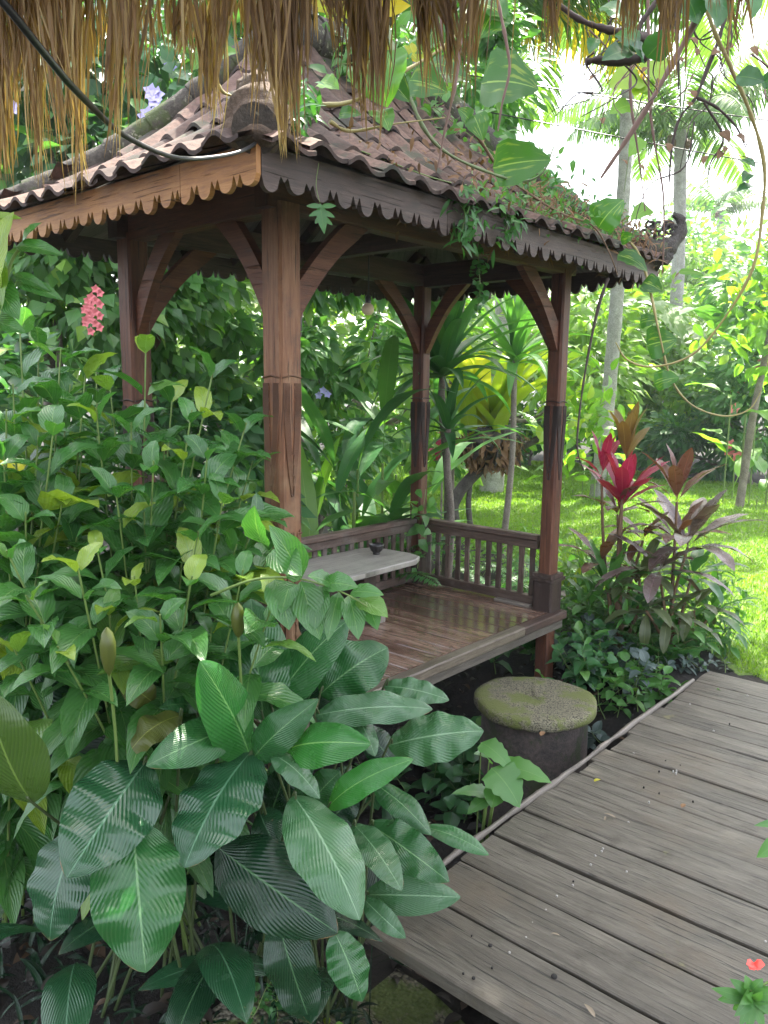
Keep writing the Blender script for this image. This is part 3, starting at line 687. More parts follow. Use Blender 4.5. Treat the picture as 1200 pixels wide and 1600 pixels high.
# ------------------------------------------------------------------ boardwalk
bw = empty('boardwalk', NP, ROTZ, kind='structure')
ZD = .104
gaps = [-.47, -.2, .045, .284, .52, .765, .98, 1.14, 1.296, 1.54, 1.69, 1.84, 1.99, 2.15, 2.31, 2.52, 2.76]
gw = {1: .008, 2: .012, 3: .020, 4: .008, 5: .009, 9: .008, 12: .007}
rb = np.random.RandomState(11)
for k in range(len(gaps) - 1):
    g0, g1 = gaps[k], gaps[k + 1]; a0 = g0 + gw.get(k, .004) / 2; a1 = g1 - gw.get(k + 1, .004) / 2
    mb = MB(); ye = -.905 + rb.uniform(-.025, .02); n = 40; yy = np.linspace(ye, -3.9, n + 1)
    wob0 = .0035 * np.interp(yy, np.linspace(-3.9, ye, 16), rb.uniform(-1, 1, 16)); wob1 = .0035 * np.interp(yy, np.linspace(-3.9, ye, 16), rb.uniform(-1, 1, 16))
    zz = ZD + rb.uniform(-.004, .004) + .002 * np.interp(yy, np.linspace(-3.9, ye, 9), rb.uniform(-1, 1, 9)); cup = rb.uniform(-.003, .003)
    c = .005; th_ = .045; prof_ = [(0, -th_, 0), (0, -c, 0), (c, -.0012, 0), (.3, cup * .6, 1), (.5, cup, 1), (.7, cup * .6, 1), (-c, -.0012, 2), (0, -c, 3), (0, -th_, 3)]
    ti = rb.uniform(.3, .8); of = rb.rand(2) * 9; R_ = []; U_ = []
    for q in range(n + 1):
        xa, xb = a0 + wob0[q], a1 + wob1[q]; row = []; ur = []
        for (s_, z_, m_) in prof_:
            xx = {0: xa + s_, 1: xa + (xb - xa) * s_, 2: xb + s_, 3: xb}[m_]; row.append((xx, yy[q] + (rb.uniform(-.003, .003) if q == 0 else 0), zz[q] + z_)); ur.append((xx - xa + (abs(z_) if m_ in (0, 3) and s_ == 0 else 0) + of[0], yy[q] + of[1]))
        R_.append(row); U_.append(ur)
    V = np.array(R_).reshape(-1, 3); m = len(prof_); i = np.arange(n)[:, None] * m + np.arange(m - 1)[None]
    mb.add(V, np.stack([i, i + m, i + m + 1, i + 1], -1).reshape(-1, 4), np.array(U_).reshape(-1, 2), ti)
    mb.add(V[:m], [list(range(m))], np.array(U_[0]), ti)
    mb.build('plank', M['deck_wood'], bw, smooth=False)
bm('joist', (-.40, -1.1, .02), (2.7, -1.1, .02), .07, .07, 'dark_wood', bw); bm('joist', (-.4, -2.4, .02), (2.7, -2.4, .02), .07, .07, 'dark_wood', bw)
mb = MB(); pts = [(x, -.892 + .003 * math.sin(x * 5) + rb.uniform(-.003, .003), ZD + .004 + rb.uniform(-.003, .003)) for x in np.linspace(-.05, 2.5, 22)]
tube(mb, pts, [.012 + rb.uniform(-.003, .004) for _ in pts], 7, 4, lump=.1, rng=rb); mb.build('edge_pole', M['grey_wood'], bw)
for px, py in [(942,1325),(940,1329),(930,1336),(923,1350),(979,1361),(895,1382),(870,1399),(853,1421),(832,1441),(822,1464),(796,1487),(1196,1470),(982,1284),(1014,1252),(1056,1207),(1052,1204),(990,1176),(1115,1141),(1078,1099),(1168,1086),(1057,1203)]:
    p = onz(px, py, ZD + .003); x, y = uv_of(p); mb = MB(); lathe(mb, (x, y, ZD - .002), [(.0001, .006), (.003, .0056), (.0042, .004), (.0046, -.01)], 10); mb.build('nail_head', M['nail'], bw)
for px, py, r in [(740,1527,.008),(724,1520,.005),(766,1476,.009),(769,1511,.005),(737,1461,.004),(866,1524,.014),(1030,1204,.005),(1040,1188,.005),(1083,1251,.005),(1006,1229,.005),(1030,1238,.004),(1063,1195,.005),(1140,1130,.005),(896,1376,.005)]:
    p = onz(px, py, ZD + .004); x, y = uv_of(p); mb = MB(); lathe(mb, (x, y, ZD - .004), [(.0001, .0085), (r * .62, .0082), (r * .7, .006), (r * .7, 0)], 9); mb.build('knot_hole', M['hole'], bw)

for px, py, L, mt, lb, an in ((928, 1221, .035, 'lf_yellow', 'curled orange leaf lying on the middle of the boardwalk', .3), (962, 1278, .05, 'litter_pale', 'pale curled dry leaf on the boardwalk below the orange leaf', 2.6), (945, 1282, .03, 'litter_pale', 'small dry leaf beside the pale curled one on the boardwalk', 1.2), (1065, 1262, .035, 'lf_dead', 'faded flat leaf in the middle right of the boardwalk', .8), (875, 1462, .03, 'litter_pale', 'thin pale twig like leaf on the near boardwalk', 2.9), (930, 1590, .05, 'litter_pale', 'narrow straw lying at the bottom edge of the boardwalk', 2.0), (845, 1150, .05, 'lf_dead', 'dry brown leaf caught on the boardwalk edge by the drum', 1.)):
    p = onz(px, py, ZD + .006); mb = MB(); d_ = np.array([math.cos(an), math.sin(an), .1]); leaves(mb, p, p + d_ * L, (0, 0, 1), L * (.55 if mt != 'litter_pale' else .3), 'ovate', .08, .3, 6, 4, .7)
    tag(mb.build('fallen_leaf', M[mt]), lb, 'leaf', 'fallen leaves on the boardwalk')
# ------------------------------------------------------------------ stone drum
c = onz(836, 1089, .155); drum = empty('stone_drum', (c[0], c[1], -.55), 0, 'round drum with pebbled mossy lid standing between the plank floor and the boardwalk', 'drum')
mb = MB(); rr = .335; seg = 72; th = np.linspace(0, 2 * PI, seg, endpoint=False); rv = 1 + .018 * np.sin(th * 3 + 1) + .012 * np.sin(th * 7)
rings = [(.002, .705), (.12, .707), (.22, .706), (.30, .705), (.328, .701), (.336, .692), (.338, .66), (.332, .648), (.30, .642), (.20, .64)]
V = []; rd = np.random.RandomState(2)
for r_, z_ in rings:
    for k, t in enumerate(th): V.append((r_ * rv[k] * math.cos(t), r_ * rv[k] * math.sin(t), z_ + (.002 * rd.uniform(-1, 1) if z_ > .69 else .004 * rd.uniform(-1, 1))))
i = np.arange(len(rings) - 1)[:, None] * seg; j = np.arange(seg)[None]; j2 = (j + 1) % seg
mb.add(V, np.stack([i + j2, i + j, i + seg + j, i + seg + j2], -1).reshape(-1, 4)); mb.build('lid', M['concrete'], drum)
mb = MB(); lathe(mb, (0, 0, 0), [(.29, 0), (.298, .2), (.296, .4), (.29, .645)], 48); mb.build('drum_body', M['drum'], drum)

UPV0 = np.array([0, 0, 1.])
# ------------------------------------------------------------------ low table, bowl, lamp
ZT = CAMZ - 1.08
tb = empty('low_table', loc(1.22, .80, ZF), ROTZ, 'low grey wooden slab table with clipped corners standing by the long railing', 'table')
mb = MB(); o = [(-.50, -.20), (-.44, -.25), (-.2, -.262), (.1, -.255), (.38, -.25), (.47, -.2), (.50, -.1), (.49, .1), (.46, .2), (.40, .235), (0, .24), (-.44, .235), (-.5, .19)]
h = ZT - ZF; n = len(o); o = np.array(o); ctr = np.array([0, 0])
for z0, z1, sc0, sc1 in ((h, h - .006, .985, 1.), (h - .006, h - .03, 1, 1.), (h - .03, h - .036, 1, .985)):
    V = np.concatenate([np.c_[o * sc0, np.full(n, z0)], np.c_[o * sc1, np.full(n, z1)]]); mb.add(V, [(i, i + n, (i + 1) % n + n, (i + 1) % n) for i in range(n)], V[:, [1, 0]], .6)
V = np.c_[o * .985, np.full(n, h)]; mb.add(V, [list(range(n))], V[:, [1, 0]], .7); V = np.c_[o * .985, np.full(n, h - .036)]; mb.add(V, [list(range(n))[::-1]], V[:, [1, 0]], .5)
mb.build('table_top', M['table_wood'], tb, smooth=False)
bm('pedestal', (-.34, -.02, .06), (-.34, -.02, h - .036), .08, .16, 'dark_wood', tb, up=(0, 1, 0)); bm('pedestal', (.08, -.02, .06), (.08, -.02, h - .036), .11, .22, 'dark_wood', tb, up=(0, 1, 0))
bm('foot', (-.34, -.22, .032), (-.34, .2, .032), .12, .064, 'grey_wood', tb); bm('foot', (.06, -.22, .032), (.06, .2, .032), .12, .064, 'grey_wood', tb)
p = onz(588, 866, ZT)
bo = MB(); lathe(bo, (0, 0, 0), [(.001, .004), (.022, .0), (.024, .006), (.02, .010), (.038, .028), (.048, .055), (.050, .068), (.047, .068), (.042, .05), (.028, .024), (.001, .016)], 28)
o = bo.build('bowl', M['black']); o.location = p; tag(o, 'small black bowl standing on the low table', 'bowl')
p = at(575, 483, 4.75); lp = empty('pendant_lamp', p, 0, 'small round pale lamp globe hanging under the pavilion roof', 'lamp')
mb = MB(); lathe(mb, (0, 0, -.035), [(.001, -.0), (.022, .004), (.034, .02), (.036, .036), (.03, .055), (.016, .068), (.012, .075)], 20); mb.build('globe', M['glass'], lp)
mb = MB(); lathe(mb, (0, 0, .03), [(.016, 0), (.018, .03), (.012, .05), (.001, .052)], 14); mb.build('socket', M['black'], lp)
mb = MB(); tube(mb, [(0, 0, .08), (.002, 0, .2), (0, 0, zr(.9) - .09 - p[2])], .004, 5); mb.build('cord', M['cable'], lp)

# ------------------------------------------------------------------ thatched eave overhead
th_e = empty('thatched_roof_eave', (0, 1.4, 0), 0, 'overhanging thatched eave with dry straw fringe hanging across the top', 'roof eave')
rt = np.random.RandomState(21)
E0 = np.array([1.9, .67, CAMZ + .655]); E1 = np.array([-2.6, 2.40, CAMZ + .655]); ed = norm(E1 - E0); EL = np.linalg.norm(E1 - E0)
back = norm(np.cross(ed, (0, 0, 1))); back = back if back[1] < 0 else -back
n = 13000; q = rt.rand(n) ** .8
sE = (1 - q) * 0 + rt.rand(n) * EL; lay = rt.rand(n)
bund = vnoise(sE * 14, sE * 3, 1, 5) ; bund2 = vnoise(sE * 45, sE * 5, 1, 8)
root = E0 + ed * sE[:, None] + back * (lay * .22 - .05)[:, None] + np.array([0, 0, 1.]) * (.02 + lay * .14)[:, None]
base_len = .055 + .05 * sst(sE, 1.6, 3.3)
Ls = (base_len + .045 * bund + .05 * bund2) * rt.uniform(.45, 1.35, n) + lay * .07; lg = rt.rand(n) > .97; Ls[lg] += rt.uniform(.06, .22, lg.sum())
keep = rt.rand(n) < np.interp(sE, [0, 1.5, 2.2, 3, 5], [.02, .07, .22, .75, .9]) ; root = root[keep]; Ls = np.clip(Ls[keep], .06, .6); sE = sE[keep]; n = len(root)
tip = root + np.array([0, 0, -1.]) * Ls[:, None] + rt.normal(0, .10, (n, 3)) * Ls[:, None] * (1, 1, .1)
N_ = norm(np.stack([rt.normal(0, .6, n), rt.normal(-1, .4, n), rt.normal(0, .1, n)], -1))
mb = MB(); tn = np.clip(.5 + .35 * bund[keep] + rt.normal(0, .22, n), 0, 1)
leaves(mb, root, tip, N_, rt.uniform(.002, .0065, n), 'strap', rt.normal(0, .05, n), .5, 6, 2, tn)

for k in range(95):                                             # longer hanging tufts
    s_ = 1.25 + 3.0 * rt.rand() ** .7; c_ = E0 + ed * s_ + back * rt.uniform(-.03, .1) + np.array([0, 0, .02]); m_ = rt.randint(8, 44)
    ll_ = rt.uniform(.10, .30) + .19 * float(sst(s_, 1.9, 3.0)) * rt.rand(); tp = c_ - UPV0 * ll_ + rt.normal(0, .012, 3)
    a_0 = c_ + rt.normal(0, .016, (m_, 3)); b_0 = tp + rt.normal(0, .010, (m_, 3)) + UPV0 * (rt.rand(m_, 1) * ll_ * .45)
    leaves(mb, a_0, b_0, norm(rt.normal(0, .6, (m_, 3)) + np.array([0, -1, 0])), rt.uniform(.002, .007, m_), 'strap', rt.normal(0, .04, m_), .5, 6, 2, np.clip(rt.normal(.45, .25, m_) + (.22 if s_ > 2.2 else -.3), 0, 1))
wbuild(mb, 'straw_fringe', M['straw'], th_e)
mb = MB(); up = norm(np.array([0, 0, 1.]) * .62 + back * .9)   # roof rising away behind the camera
na, nb = 60, 24
for side in (0, 1):
    G = np.array([[E0 + ed * EL * i / na + up * 3.4 * j / nb + np.array([0, 0, .05 + .20 * side + .012 * rt.uniform(-1, 1)]) for i in range(na + 1)] for j in range(nb + 1)])
    i = np.arange(nb)[:, None] * (na + 1) + np.arange(na)[None]; mb.add(G.reshape(-1, 3), np.stack([i, i + 1, i + na + 2, i + na + 1], -1).reshape(-1, 4), None, .3)
    if side == 0: G0 = G
for A, B in ((G0[0], G[0]), (G0[:, 0], G[:, 0]), (G0[:, -1], G[:, -1])):
    m = len(A); V = np.concatenate([A, B]); i = np.arange(m - 1); mb.add(V, np.stack([i, i + 1, i + 1 + m, i + m], -1), None, .3)
wbuild(mb, 'thatch_layer', M['straw'], th_e)
mb = MB(); tube(mb, [at(-60, -70, 1.1), at(10, 10, 1.15), at(65, 78, 1.22), at(125, 148, 1.36), at(200, 215, 1.75), at(280, 247, 2.25), at(350, 243, 2.48), at(392, 229, 2.62), at(415, 205, 2.78)], .0058, 8, 6)
tag(mb.build('hose', M['cable']), 'black hose sagging from the thatch to the front corner of the tiled roof', 'hose')
# ------------------------------------------------------------------ vegetation builders
UPV = np.array([0, 0, 1.])
def pxm(w_, Yd): return w_ * Yd / FPX
def gz(p): return float(ground_z(p[0], p[1]))
def rdir(r, n, zlo=-1, zhi=1):
    z = r.uniform(zlo, zhi, n); a = r.uniform(0, 2 * PI, n); q = np.sqrt(1 - z * z); return np.stack([q * np.cos(a), q * np.sin(a), z], -1)
def cloud(name, label, cat, c, R, mat, LL, n, kind='ovate', aspect=.5, seed=0, clumps=14, droop=.3, trunk=None, group=None, nl=2, flowers=None, tint=(.45, .25), cr_=.38, bark='bark', floor=None, nbr=5, solid=.3):
    """a shrub or tree crown of separate leaves gathered in clumps"""
    r = np.random.RandomState(seed); c = np.asarray(c, float); R = np.asarray(R, float)
    root = np.array([c[0], c[1], gz(c)]) if trunk is None else np.asarray(trunk, float)
    t = empty(name, root, 0, label, cat, group)
    d = rdir(r, clumps, -.8, 1); cc = c + d * R * r.uniform(.35, .95, (clumps, 1)) ** .7
    ci = r.randint(0, clumps, n); cw = r.uniform(.6, 1.3, clumps)
    q = rdir(r, n) * (r.rand(n, 1) ** solid) * R.min() * cr_ * cw[ci][:, None] * np.array([1.15, 1.15, .85])
    P = cc[ci] + q
    if floor is not None: P[:, 2] = np.maximum(P[:, 2], floor + r.rand(n) * .1)
    dr = norm(q + rdir(r, n) * R.min() * .25 * cr_ + UPV * (-droop) * R.min() * cr_ + d[ci] * R.min() * .1)
    L = LL * r.uniform(.6, 1.25, n); U = norm(rdir(r, n) * .55 + UPV * .6 + np.array([0, -.45, 0]))
    tn = np.clip(r.normal(tint[0], tint[1], n) + (cw[ci] - .9) * .35, 0, 1)
    mb = MB(); leaves(mb, P, P + dr * L[:, None], U, L * aspect * r.uniform(.8, 1.2, n), kind, .06, .25, nl, 2, tn, sag=.12)
    wbuild(mb, 'foliage', M[mat], t)
    mb = MB(); top = c - UPV * R[2] * .2; rt_ = max(.012, R.min() * .05)
    fork = root + (top - root) * .45
    tube(mb, [root - UPV * .05, root + (fork - root) * .5 + r.normal(0, rt_, 3), fork, top], [rt_ * 1.4, rt_ * 1.1, rt_, rt_ * .6], 8, 4, lump=.06, rng=r)
    for k in range(min(nbr, clumps)): 
        m = (fork + cc[k]) / 2 + r.normal(0, .06, 3) * R.min(); tube(mb, [fork + (top - fork) * r.rand() * .8, m, cc[k]], [rt_ * .6, rt_ * .4, rt_ * .15], 6, 4)
    wbuild(mb, 'trunk' if R[2] > 1 else 'stem', M[bark], t)
    if flowers:
        fm, fn, fs = flowers[:3]
        fp = flowers[3] if len(flowers) > 3 else [cc[r.randint(clumps)] + rdir(r, 1)[0] * R.min() * cr_ * 1.02 for _ in range(fn)]
        for p in fp:
            p = np.asarray(p, float); mb = MB()
            for k in range(5):
                an = k * 1.2566 + r.rand() * .3; ax = norm(np.array([math.cos(an), -.35, math.sin(an)])); leaves(mb, p, p + ax * fs, (0, -1, .2), fs * .8, 'round', .1, .1, 2, 2, r.rand())
            wbuild(mb, 'flower', M[fm], t)
    return t
def stem_leaves(mbL, mbS, P, r, LL, W, n, t0=.25, kind='ovate', rs=.006, e_top=.9, e_low=-.3, tint=(.45, .3), opp=True, nl=7, sag=.26, young=.95, fold=.3, wave=.12):
    Q = smooth_path(P, 6); tube(mbS, P, np.linspace(rs, rs * .45, len(P)), 6, 5)
    m = len(Q); ph = r.uniform(0, 6.28)
    A, B, T_, Ws, Us = [], [], [], [], []
    for k in range(n):
        t = t0 + (1 - t0) * (k + .6) / n; x = t * (m - 1); i = int(min(x, m - 2)); p = Q[i] + (Q[i + 1] - Q[i]) * (x - i); ax = norm(Q[i + 1] - Q[i])
        h = norm(np.cross(ax, (.3, .9, .2))); g = np.cross(ax, h)
        for s_ in ((0, PI) if opp else (0,)):
            an = ph + k * (1.45 if opp else 2.4) + s_ + r.uniform(-.25, .25); o = h * math.cos(an) + g * math.sin(an)
            f = (k + .5) / n; el = e_low + (e_top - e_low) * f ** 2 + r.uniform(-.2, .2)
            d_ = norm(o * math.cos(el) + ax * math.sin(el)); sz = (1 - .5 * max(0, f - .82) / .18) * r.uniform(.72, 1.12)
            L = LL * sz; A.append(p + d_ * .012); B.append(p + d_ * L); Ws.append(W * sz * r.uniform(.85, 1.15)); Us.append(norm(UPV * .9 + ax * .5 + r.normal(0, .28, 3)))
            T_.append(np.clip(r.normal(tint[0], tint[1]) + (.35 * (f > young)) + .12 * f, 0, 1))
    leaves(mbL, np.array(A), np.array(B), np.array(Us), np.array(Ws), kind, r.uniform(.02, .12, len(A)), fold, nl, 4, np.array(T_), wave=wave, rng=r, sag=sag)
def bushy(name, label, cat, root, tops, mat, LL, W, n, seed, mat_s='stem', group=None, **k):
    r = np.random.RandomState(seed); root = np.asarray(root, float); t = empty(name, root, 0, label, cat, group); L, S = MB(), MB()
    for tp in tops:
        tp = np.asarray(tp, float); q = root + np.array([r.uniform(-.12, .12), r.uniform(-.12, .12), 0]); mid = q + (tp - q) * .45 + np.array([0, 0, .12]) * np.linalg.norm((tp - q)[:2]) + r.normal(0, .02, 3)
        stem_leaves(L, S, [q, (q + mid) / 2, mid, (mid + tp) / 2 + UPV * .02, tp], r, LL, W, n, **k)
    wbuild(L, 'foliage', M[mat], t); wbuild(S, 'stem', M[mat_s], t); return t
def frond(mbL, mbS, B, az, L, e0, e1, nlf, ll, lw, rs=.006, down=.25, kind='lance', tint=.4, r=None, t0=.12, taper=True, rev=.35, nl=2):
    n = 10; t = np.linspace(0, 1, n + 1); e = e0 + (e1 - e0) * t ** 1.1
    dirs = np.stack([math.cos(az) * np.cos(e), math.sin(az) * np.cos(e), np.sin(e)], -1); seg = (dirs[1:] + dirs[:-1]) * .5 * L / n
    MID = np.asarray(B) + np.concatenate([np.zeros((1, 3)), np.cumsum(seg, 0)]); tube(mbS, MID, np.linspace(rs, rs * .25, n + 1), 5, 1, smooth=False)
    tt = np.linspace(t0, .985, nlf); x = tt * n; P = np.stack([np.interp(x, np.arange(n + 1), MID[:, k]) for k in range(3)], -1); Dr = norm(np.stack([np.interp(x, np.arange(n + 1), dirs[:, k]) for k in range(3)], -1))
    S = np.array([math.sin(az), -math.cos(az), 0]); Nn = np.cross(S, Dr)
    lf = ll * (np.sin(PI * np.clip(tt, 0, 1) ** .75) ** .7 * .9 + .12) if taper else ll * np.ones(nlf)
    for sg in (-1, 1):
        d = norm(sg * S + Dr * rev + Nn * (-.1) - UPV * down + (r.normal(0, .07, (nlf, 3)) if r is not None else 0))
        leaves(mbL, P, P + d * lf[:, None], Nn, lw, kind, .04, .3, nl, 2, np.clip(tint + (r.normal(0, .12, nlf) if r is not None else 0), 0, 1), sag=down * .6)
def fern(name, label, root, n, L, ll, lw, seed, az=None, e0=(1.0, 1.35), e1=(-.5, .1), mat='lf_fern', nlf=26, group=None, cat='fern', B=None):
    r = np.random.RandomState(seed); t = empty(name, root, 0, label, cat, group); a, b = MB(), MB()
    for k in range(n):
        A = (k + r.rand()) / n * 2 * PI if az is None else r.uniform(*az)
        frond(a, b, np.asarray(root) + r.normal(0, .02, 3) * (1, 1, .3), A, L * r.uniform(.7, 1.1), r.uniform(*e0), r.uniform(*e1), nlf, ll * r.uniform(.8, 1.1), lw, .003, .12, 'lance', r.uniform(.3, .8), r, .08)
    wbuild(a, 'foliage', M[mat], t); wbuild(b, 'stem', M['stem'], t); return t
def palm(name, label, root, top, r0, n, L, seed, mat='lf_palm', e1=(-1.3, -.6), group='coconut palms beyond the roof', az=None, nlf=44, dead=0):
    r = np.random.RandomState(seed); root = np.asarray(root, float); top = np.asarray(top, float); t = empty(name, root, 0, label, 'palm tree', group)
    mb = MB(); pts = [root + (top - root) * q + np.array([.12 * math.sin(q * 3), 0, 0]) for q in np.linspace(0, 1, 34)]
    tube(mb, pts, [r0 * (1.35 - .35 * min(q * 6, 1)) * (1 - .25 * q) * (1 + .05 * (i_ % 2)) for i_, q in enumerate(np.linspace(0, 1, 34))], 12, 3, lump=.03, rng=r); wbuild(mb, 'trunk', M['palm_bark'], t)
    for k in range(n):
        A = (k + r.rand() * .8) / n * 2 * PI if az is None else az[k]
        a, b = MB(), MB(); frond(a, b, pts[-1], A, L * r.uniform(.8, 1.1), r.uniform(.5, 1.2), r.uniform(*e1), nlf, L * .27, .035 * L / 2.6 * 1.4, .028, .55, 'strap', r.uniform(.2, .75) if k >= dead else 1., r, .12, nl=3)
        f = wbuild(a, 'frond', M[mat] if k >= dead else M['lf_yellow'], t); wbuild(b, 'midrib', M['stem'], t)
    mb = MB()
    for k in range(7):
        q = pts[-1] + np.array([r.uniform(-.2, .2), r.uniform(-.2, .2), r.uniform(-.35, -.1)]); rock(mb, q, (.09, .09, .11), 10, 7, .05, k)
    wbuild(mb, 'coconut', M['brown_stem'], t); return t
def rosette(mb, c, n, L, W, r, e_in=1.35, e_out=.1, droop=.9, kind='cord', tint=.5, az=None, pet=.12, nl=10, fold=.35, wave=.1, curl=.15):
    k = np.arange(n); f = (k + .5) / n; A = k * 2.4 + r.uniform(-.2, .2, n) if az is None else r.uniform(az[0], az[1], n)
    e0 = e_in + (e_out - e_in) * f + r.uniform(-.12, .12, n) + .25; e1 = e0 - droop * (.4 + .8 * f) * r.uniform(.7, 1.3, n)
    return arch(mb, np.asarray(c) + np.stack([0 * f, 0 * f, -.06 * f * L], -1), A, L * (.75 + .25 * np.sin(PI * f)) * r.uniform(.85, 1.1, n), W * r.uniform(.85, 1.1, n), e0, e1, kind, fold, nl, 4, np.clip(tint + r.normal(0, .2, n), 0, 1), pet=pet, wave=wave, rng=r, curl=curl)

# ------------------------------------------------------------------ foreground broad leaved clumps
BL = [  # base px, tip px, width px, depth base, depth tip, material, bend, clump
 (392,1187,312,1033,100,2.25,2.05,'lf_calL',.05,1), (412,1125,392,935,104,2.45,2.5,'lf_cal',.06,1), (425,1105,545,968,90,2.45,2.55,'lf_cal',.08,1),
 (500,1085,606,1012,92,2.6,2.7,'lf_cal',.12,1), (395,1187,498,1092,62,2.2,2.15,'lf_cal',.22,1), (448,1172,580,1163,74,2.2,2.0,'lf_calL',.12,1),
 (362,1140,228,1197,72,2.25,1.98,'lf_cal',.16,0), (284,1118,198,1182,58,2.2,2.1,'lf_calol',.2,0), (242,1100,184,1058,46,2.3,2.25,'lf_calol',.2,0),
 (210,1175,62,1030,120,2.35,2.45,'lf_cald',.05,0), (52,1255,-20,1080,112,2.0,1.95,'lf_calol2',.1,0), (228,1190,104,1372,140,2.15,1.82,'lf_calD',.10,0),
 (392,1175,288,1356,142,2.2,1.9,'lf_calD',.08,0), (208,1284,228,1520,150,2.0,1.78,'lf_cal',.10,0), (130,1288,78,1470,112,2.05,1.9,'lf_calD',.12,0),
 (338,1322,528,1458,128,2.15,1.95,'lf_cald',.12,1), (458,1243,562,1438,112,2.1,1.85,'lf_calG',.10,1), (432,1430,486,1600,84,2.05,2.0,'lf_cald',.05,1),
 (522,1455,566,1565,68,1.98,1.9,'lf_cal',.1,1), (424,1178,500,1248,42,2.15,2.05,'lf_calG',.15,1), (512,1262,646,1186,52,2.2,2.15,'lf_calL',.16,1),
 (492,1118,676,1108,54,2.45,2.5,'lf_calG',.12,1), (600,1072,702,1094,40,2.7,2.65,'lf_calG',.1,1), (606,1165,756,1142,84,2.5,2.45,'lf_calG',.08,1),
 (585,1225,674,1305,46,2.35,2.2,'lf_cal',.12,1), (664,1292,764,1336,32,2.3,2.25,'lf_cal',.12,1), (578,1288,702,1378,68,2.25,2.05,'lf_cal',.12,1),
 (552,1288,628,1392,56,2.2,2.0,'lf_calG',.1,1), (570,1398,720,1402,60,2.15,2.1,'lf_calG',.12,1), (568,1404,634,1466,36,2.1,2.0,'lf_calG',.12,1),
 (312,1108,248,1106,30,2.3,2.2,'lf_cal',.15,0), (556,1118,586,1182,36,2.5,2.35,'lf_calG',.1,1), (345,1150,270,1075,60,2.5,2.6,'lf_cald',.05,0),
 (330,1070,320,960,80,2.6,2.7,'lf_cald',.05,0), (250,1060,180,960,90,2.7,2.8,'lf_cald',.05,0), (100,1180,20,1040,80,2.6,2.7,'lf_cald',.05,0),
 (470,1120,520,1020,70,2.7,2.8,'lf_cald',.05,1), (360,1170,330,1100,70,2.4,2.45,'lf_calD',.05,1), (455,1290,440,1180,80,2.5,2.62,'lf_cal',.06,1), (420,1290,452,1200,70,2.5,2.45,'lf_cald',.06,1), (480,1262,532,1205,60,2.4,2.4,'lf_cal',.1,1), (405,1265,440,1335,62,2.35,2.2,'lf_calD',.1,1), (470,1330,430,1245,76,2.5,2.6,'lf_cald',.06,1), (300,1270,340,1200,60,2.4,2.5,'lf_cald',.06,0),
 (500,1300,560,1240,60,2.45,2.5,'lf_cald',.1,1),
 (140,1190,210,1130,60,2.5,2.55,'lf_cald',.1,0), (620,1200,560,1130,50,2.7,2.75,'lf_cald',.1,1), (480,1180,560,1090,60,2.55,2.6,'lf_calD',.1,1),
 (640,1330,600,1250,40,2.5,2.5,'lf_cald',.1,1), (520,1010,470,950,50,2.8,2.9,'lf_cald',.1,1)]
M['lf_calL'] = L_('broad_leaf_fresh', (.018, .10, .022), (.03, .16, .03), (.07, .20, .03), rough=.25, rib=(.18, .36, .12), veins=17, vk=1.1, tipb=1, trans=.22, bumpst=.28)
M['lf_calG'] = L_('broad_leaf_grey', (.022, .08, .030), (.040, .13, .045), (.07, .17, .05), rough=.28, rib=(.19, .32, .19), veins=17, vk=1.1, tipb=1, trans=.15, bumpst=.28, spec=.6)
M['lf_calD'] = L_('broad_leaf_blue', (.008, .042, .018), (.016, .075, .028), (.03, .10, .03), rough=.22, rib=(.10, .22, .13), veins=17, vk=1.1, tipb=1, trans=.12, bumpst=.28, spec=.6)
M['lf_calol2'] = L_('broad_leaf_striped', (.02, .055, .012), (.05, .10, .018), rough=.3, rib=(.16, .24, .06), veins=17, vk=1.1, tipb=1, trans=.2, bumpst=.28)
rc = np.random.RandomState(77)
roots = [onz(190, 1420, -.16), onz(445, 1400, -.18)]
roots[0][1] = 2.35; roots[1][1] = 2.45; roots[0][0] = -.78; roots[1][0] = -.28
cl = [empty('broad_leaved_plant', (q[0], q[1], gz(q)), 0, lb, 'plant') for q, lb in zip(roots, ('clump of large dark pleated drooping leaves in the bottom left corner', 'clump of large pleated green leaves overhanging the boardwalk edge'))]
pet = [MB(), MB()]
for (bx, by, tx, ty, wd, d0, d1, mt, bd, ci) in BL:
    P0, P1 = at(bx, by, d0), at(tx, ty, d1); L = np.linalg.norm(P1 - P0)
    mb = MB(); U = norm(np.array([rc.uniform(-.4, .4), -.75, rc.uniform(.45, 1.)]))
    leaves(mb, P0, P1, U, pxm(wd, (d0 + d1) / 2) * 1.06, 'calathea', bd, .10, 90, 10, rc.uniform(.3, .8), wave=rc.uniform(.06, .22), rng=rc, wk=rc.uniform(1.5, 4), curl=rc.uniform(.1, .4))
    V = mb.V[0]; UV_ = mb.UV[0]; su_ = (UV_[:, 0] - .5) * 2      # pleats along the lateral veins
    V += (U * .0003 * np.sin((UV_[:, 1] - abs(su_) * .55) * 2 * PI * 17)[:, None]) * (np.abs(su_) > .05)[:, None]
    o = wbuild(mb, 'leaf', M[mt], cl[ci])
    q = roots[ci] + np.array([rc.uniform(-.22, .22), rc.uniform(-.10, .2), 0]); q[2] = gz(q); mid = (P0 * .6 + q * .4) + np.array([0, .03, .04])
    tube(pet[ci], [q, (q + mid) / 2, mid, P0, P0 + (P1 - P0) * .05], [.006, .0055, .005, .004, .003], 7, 5)
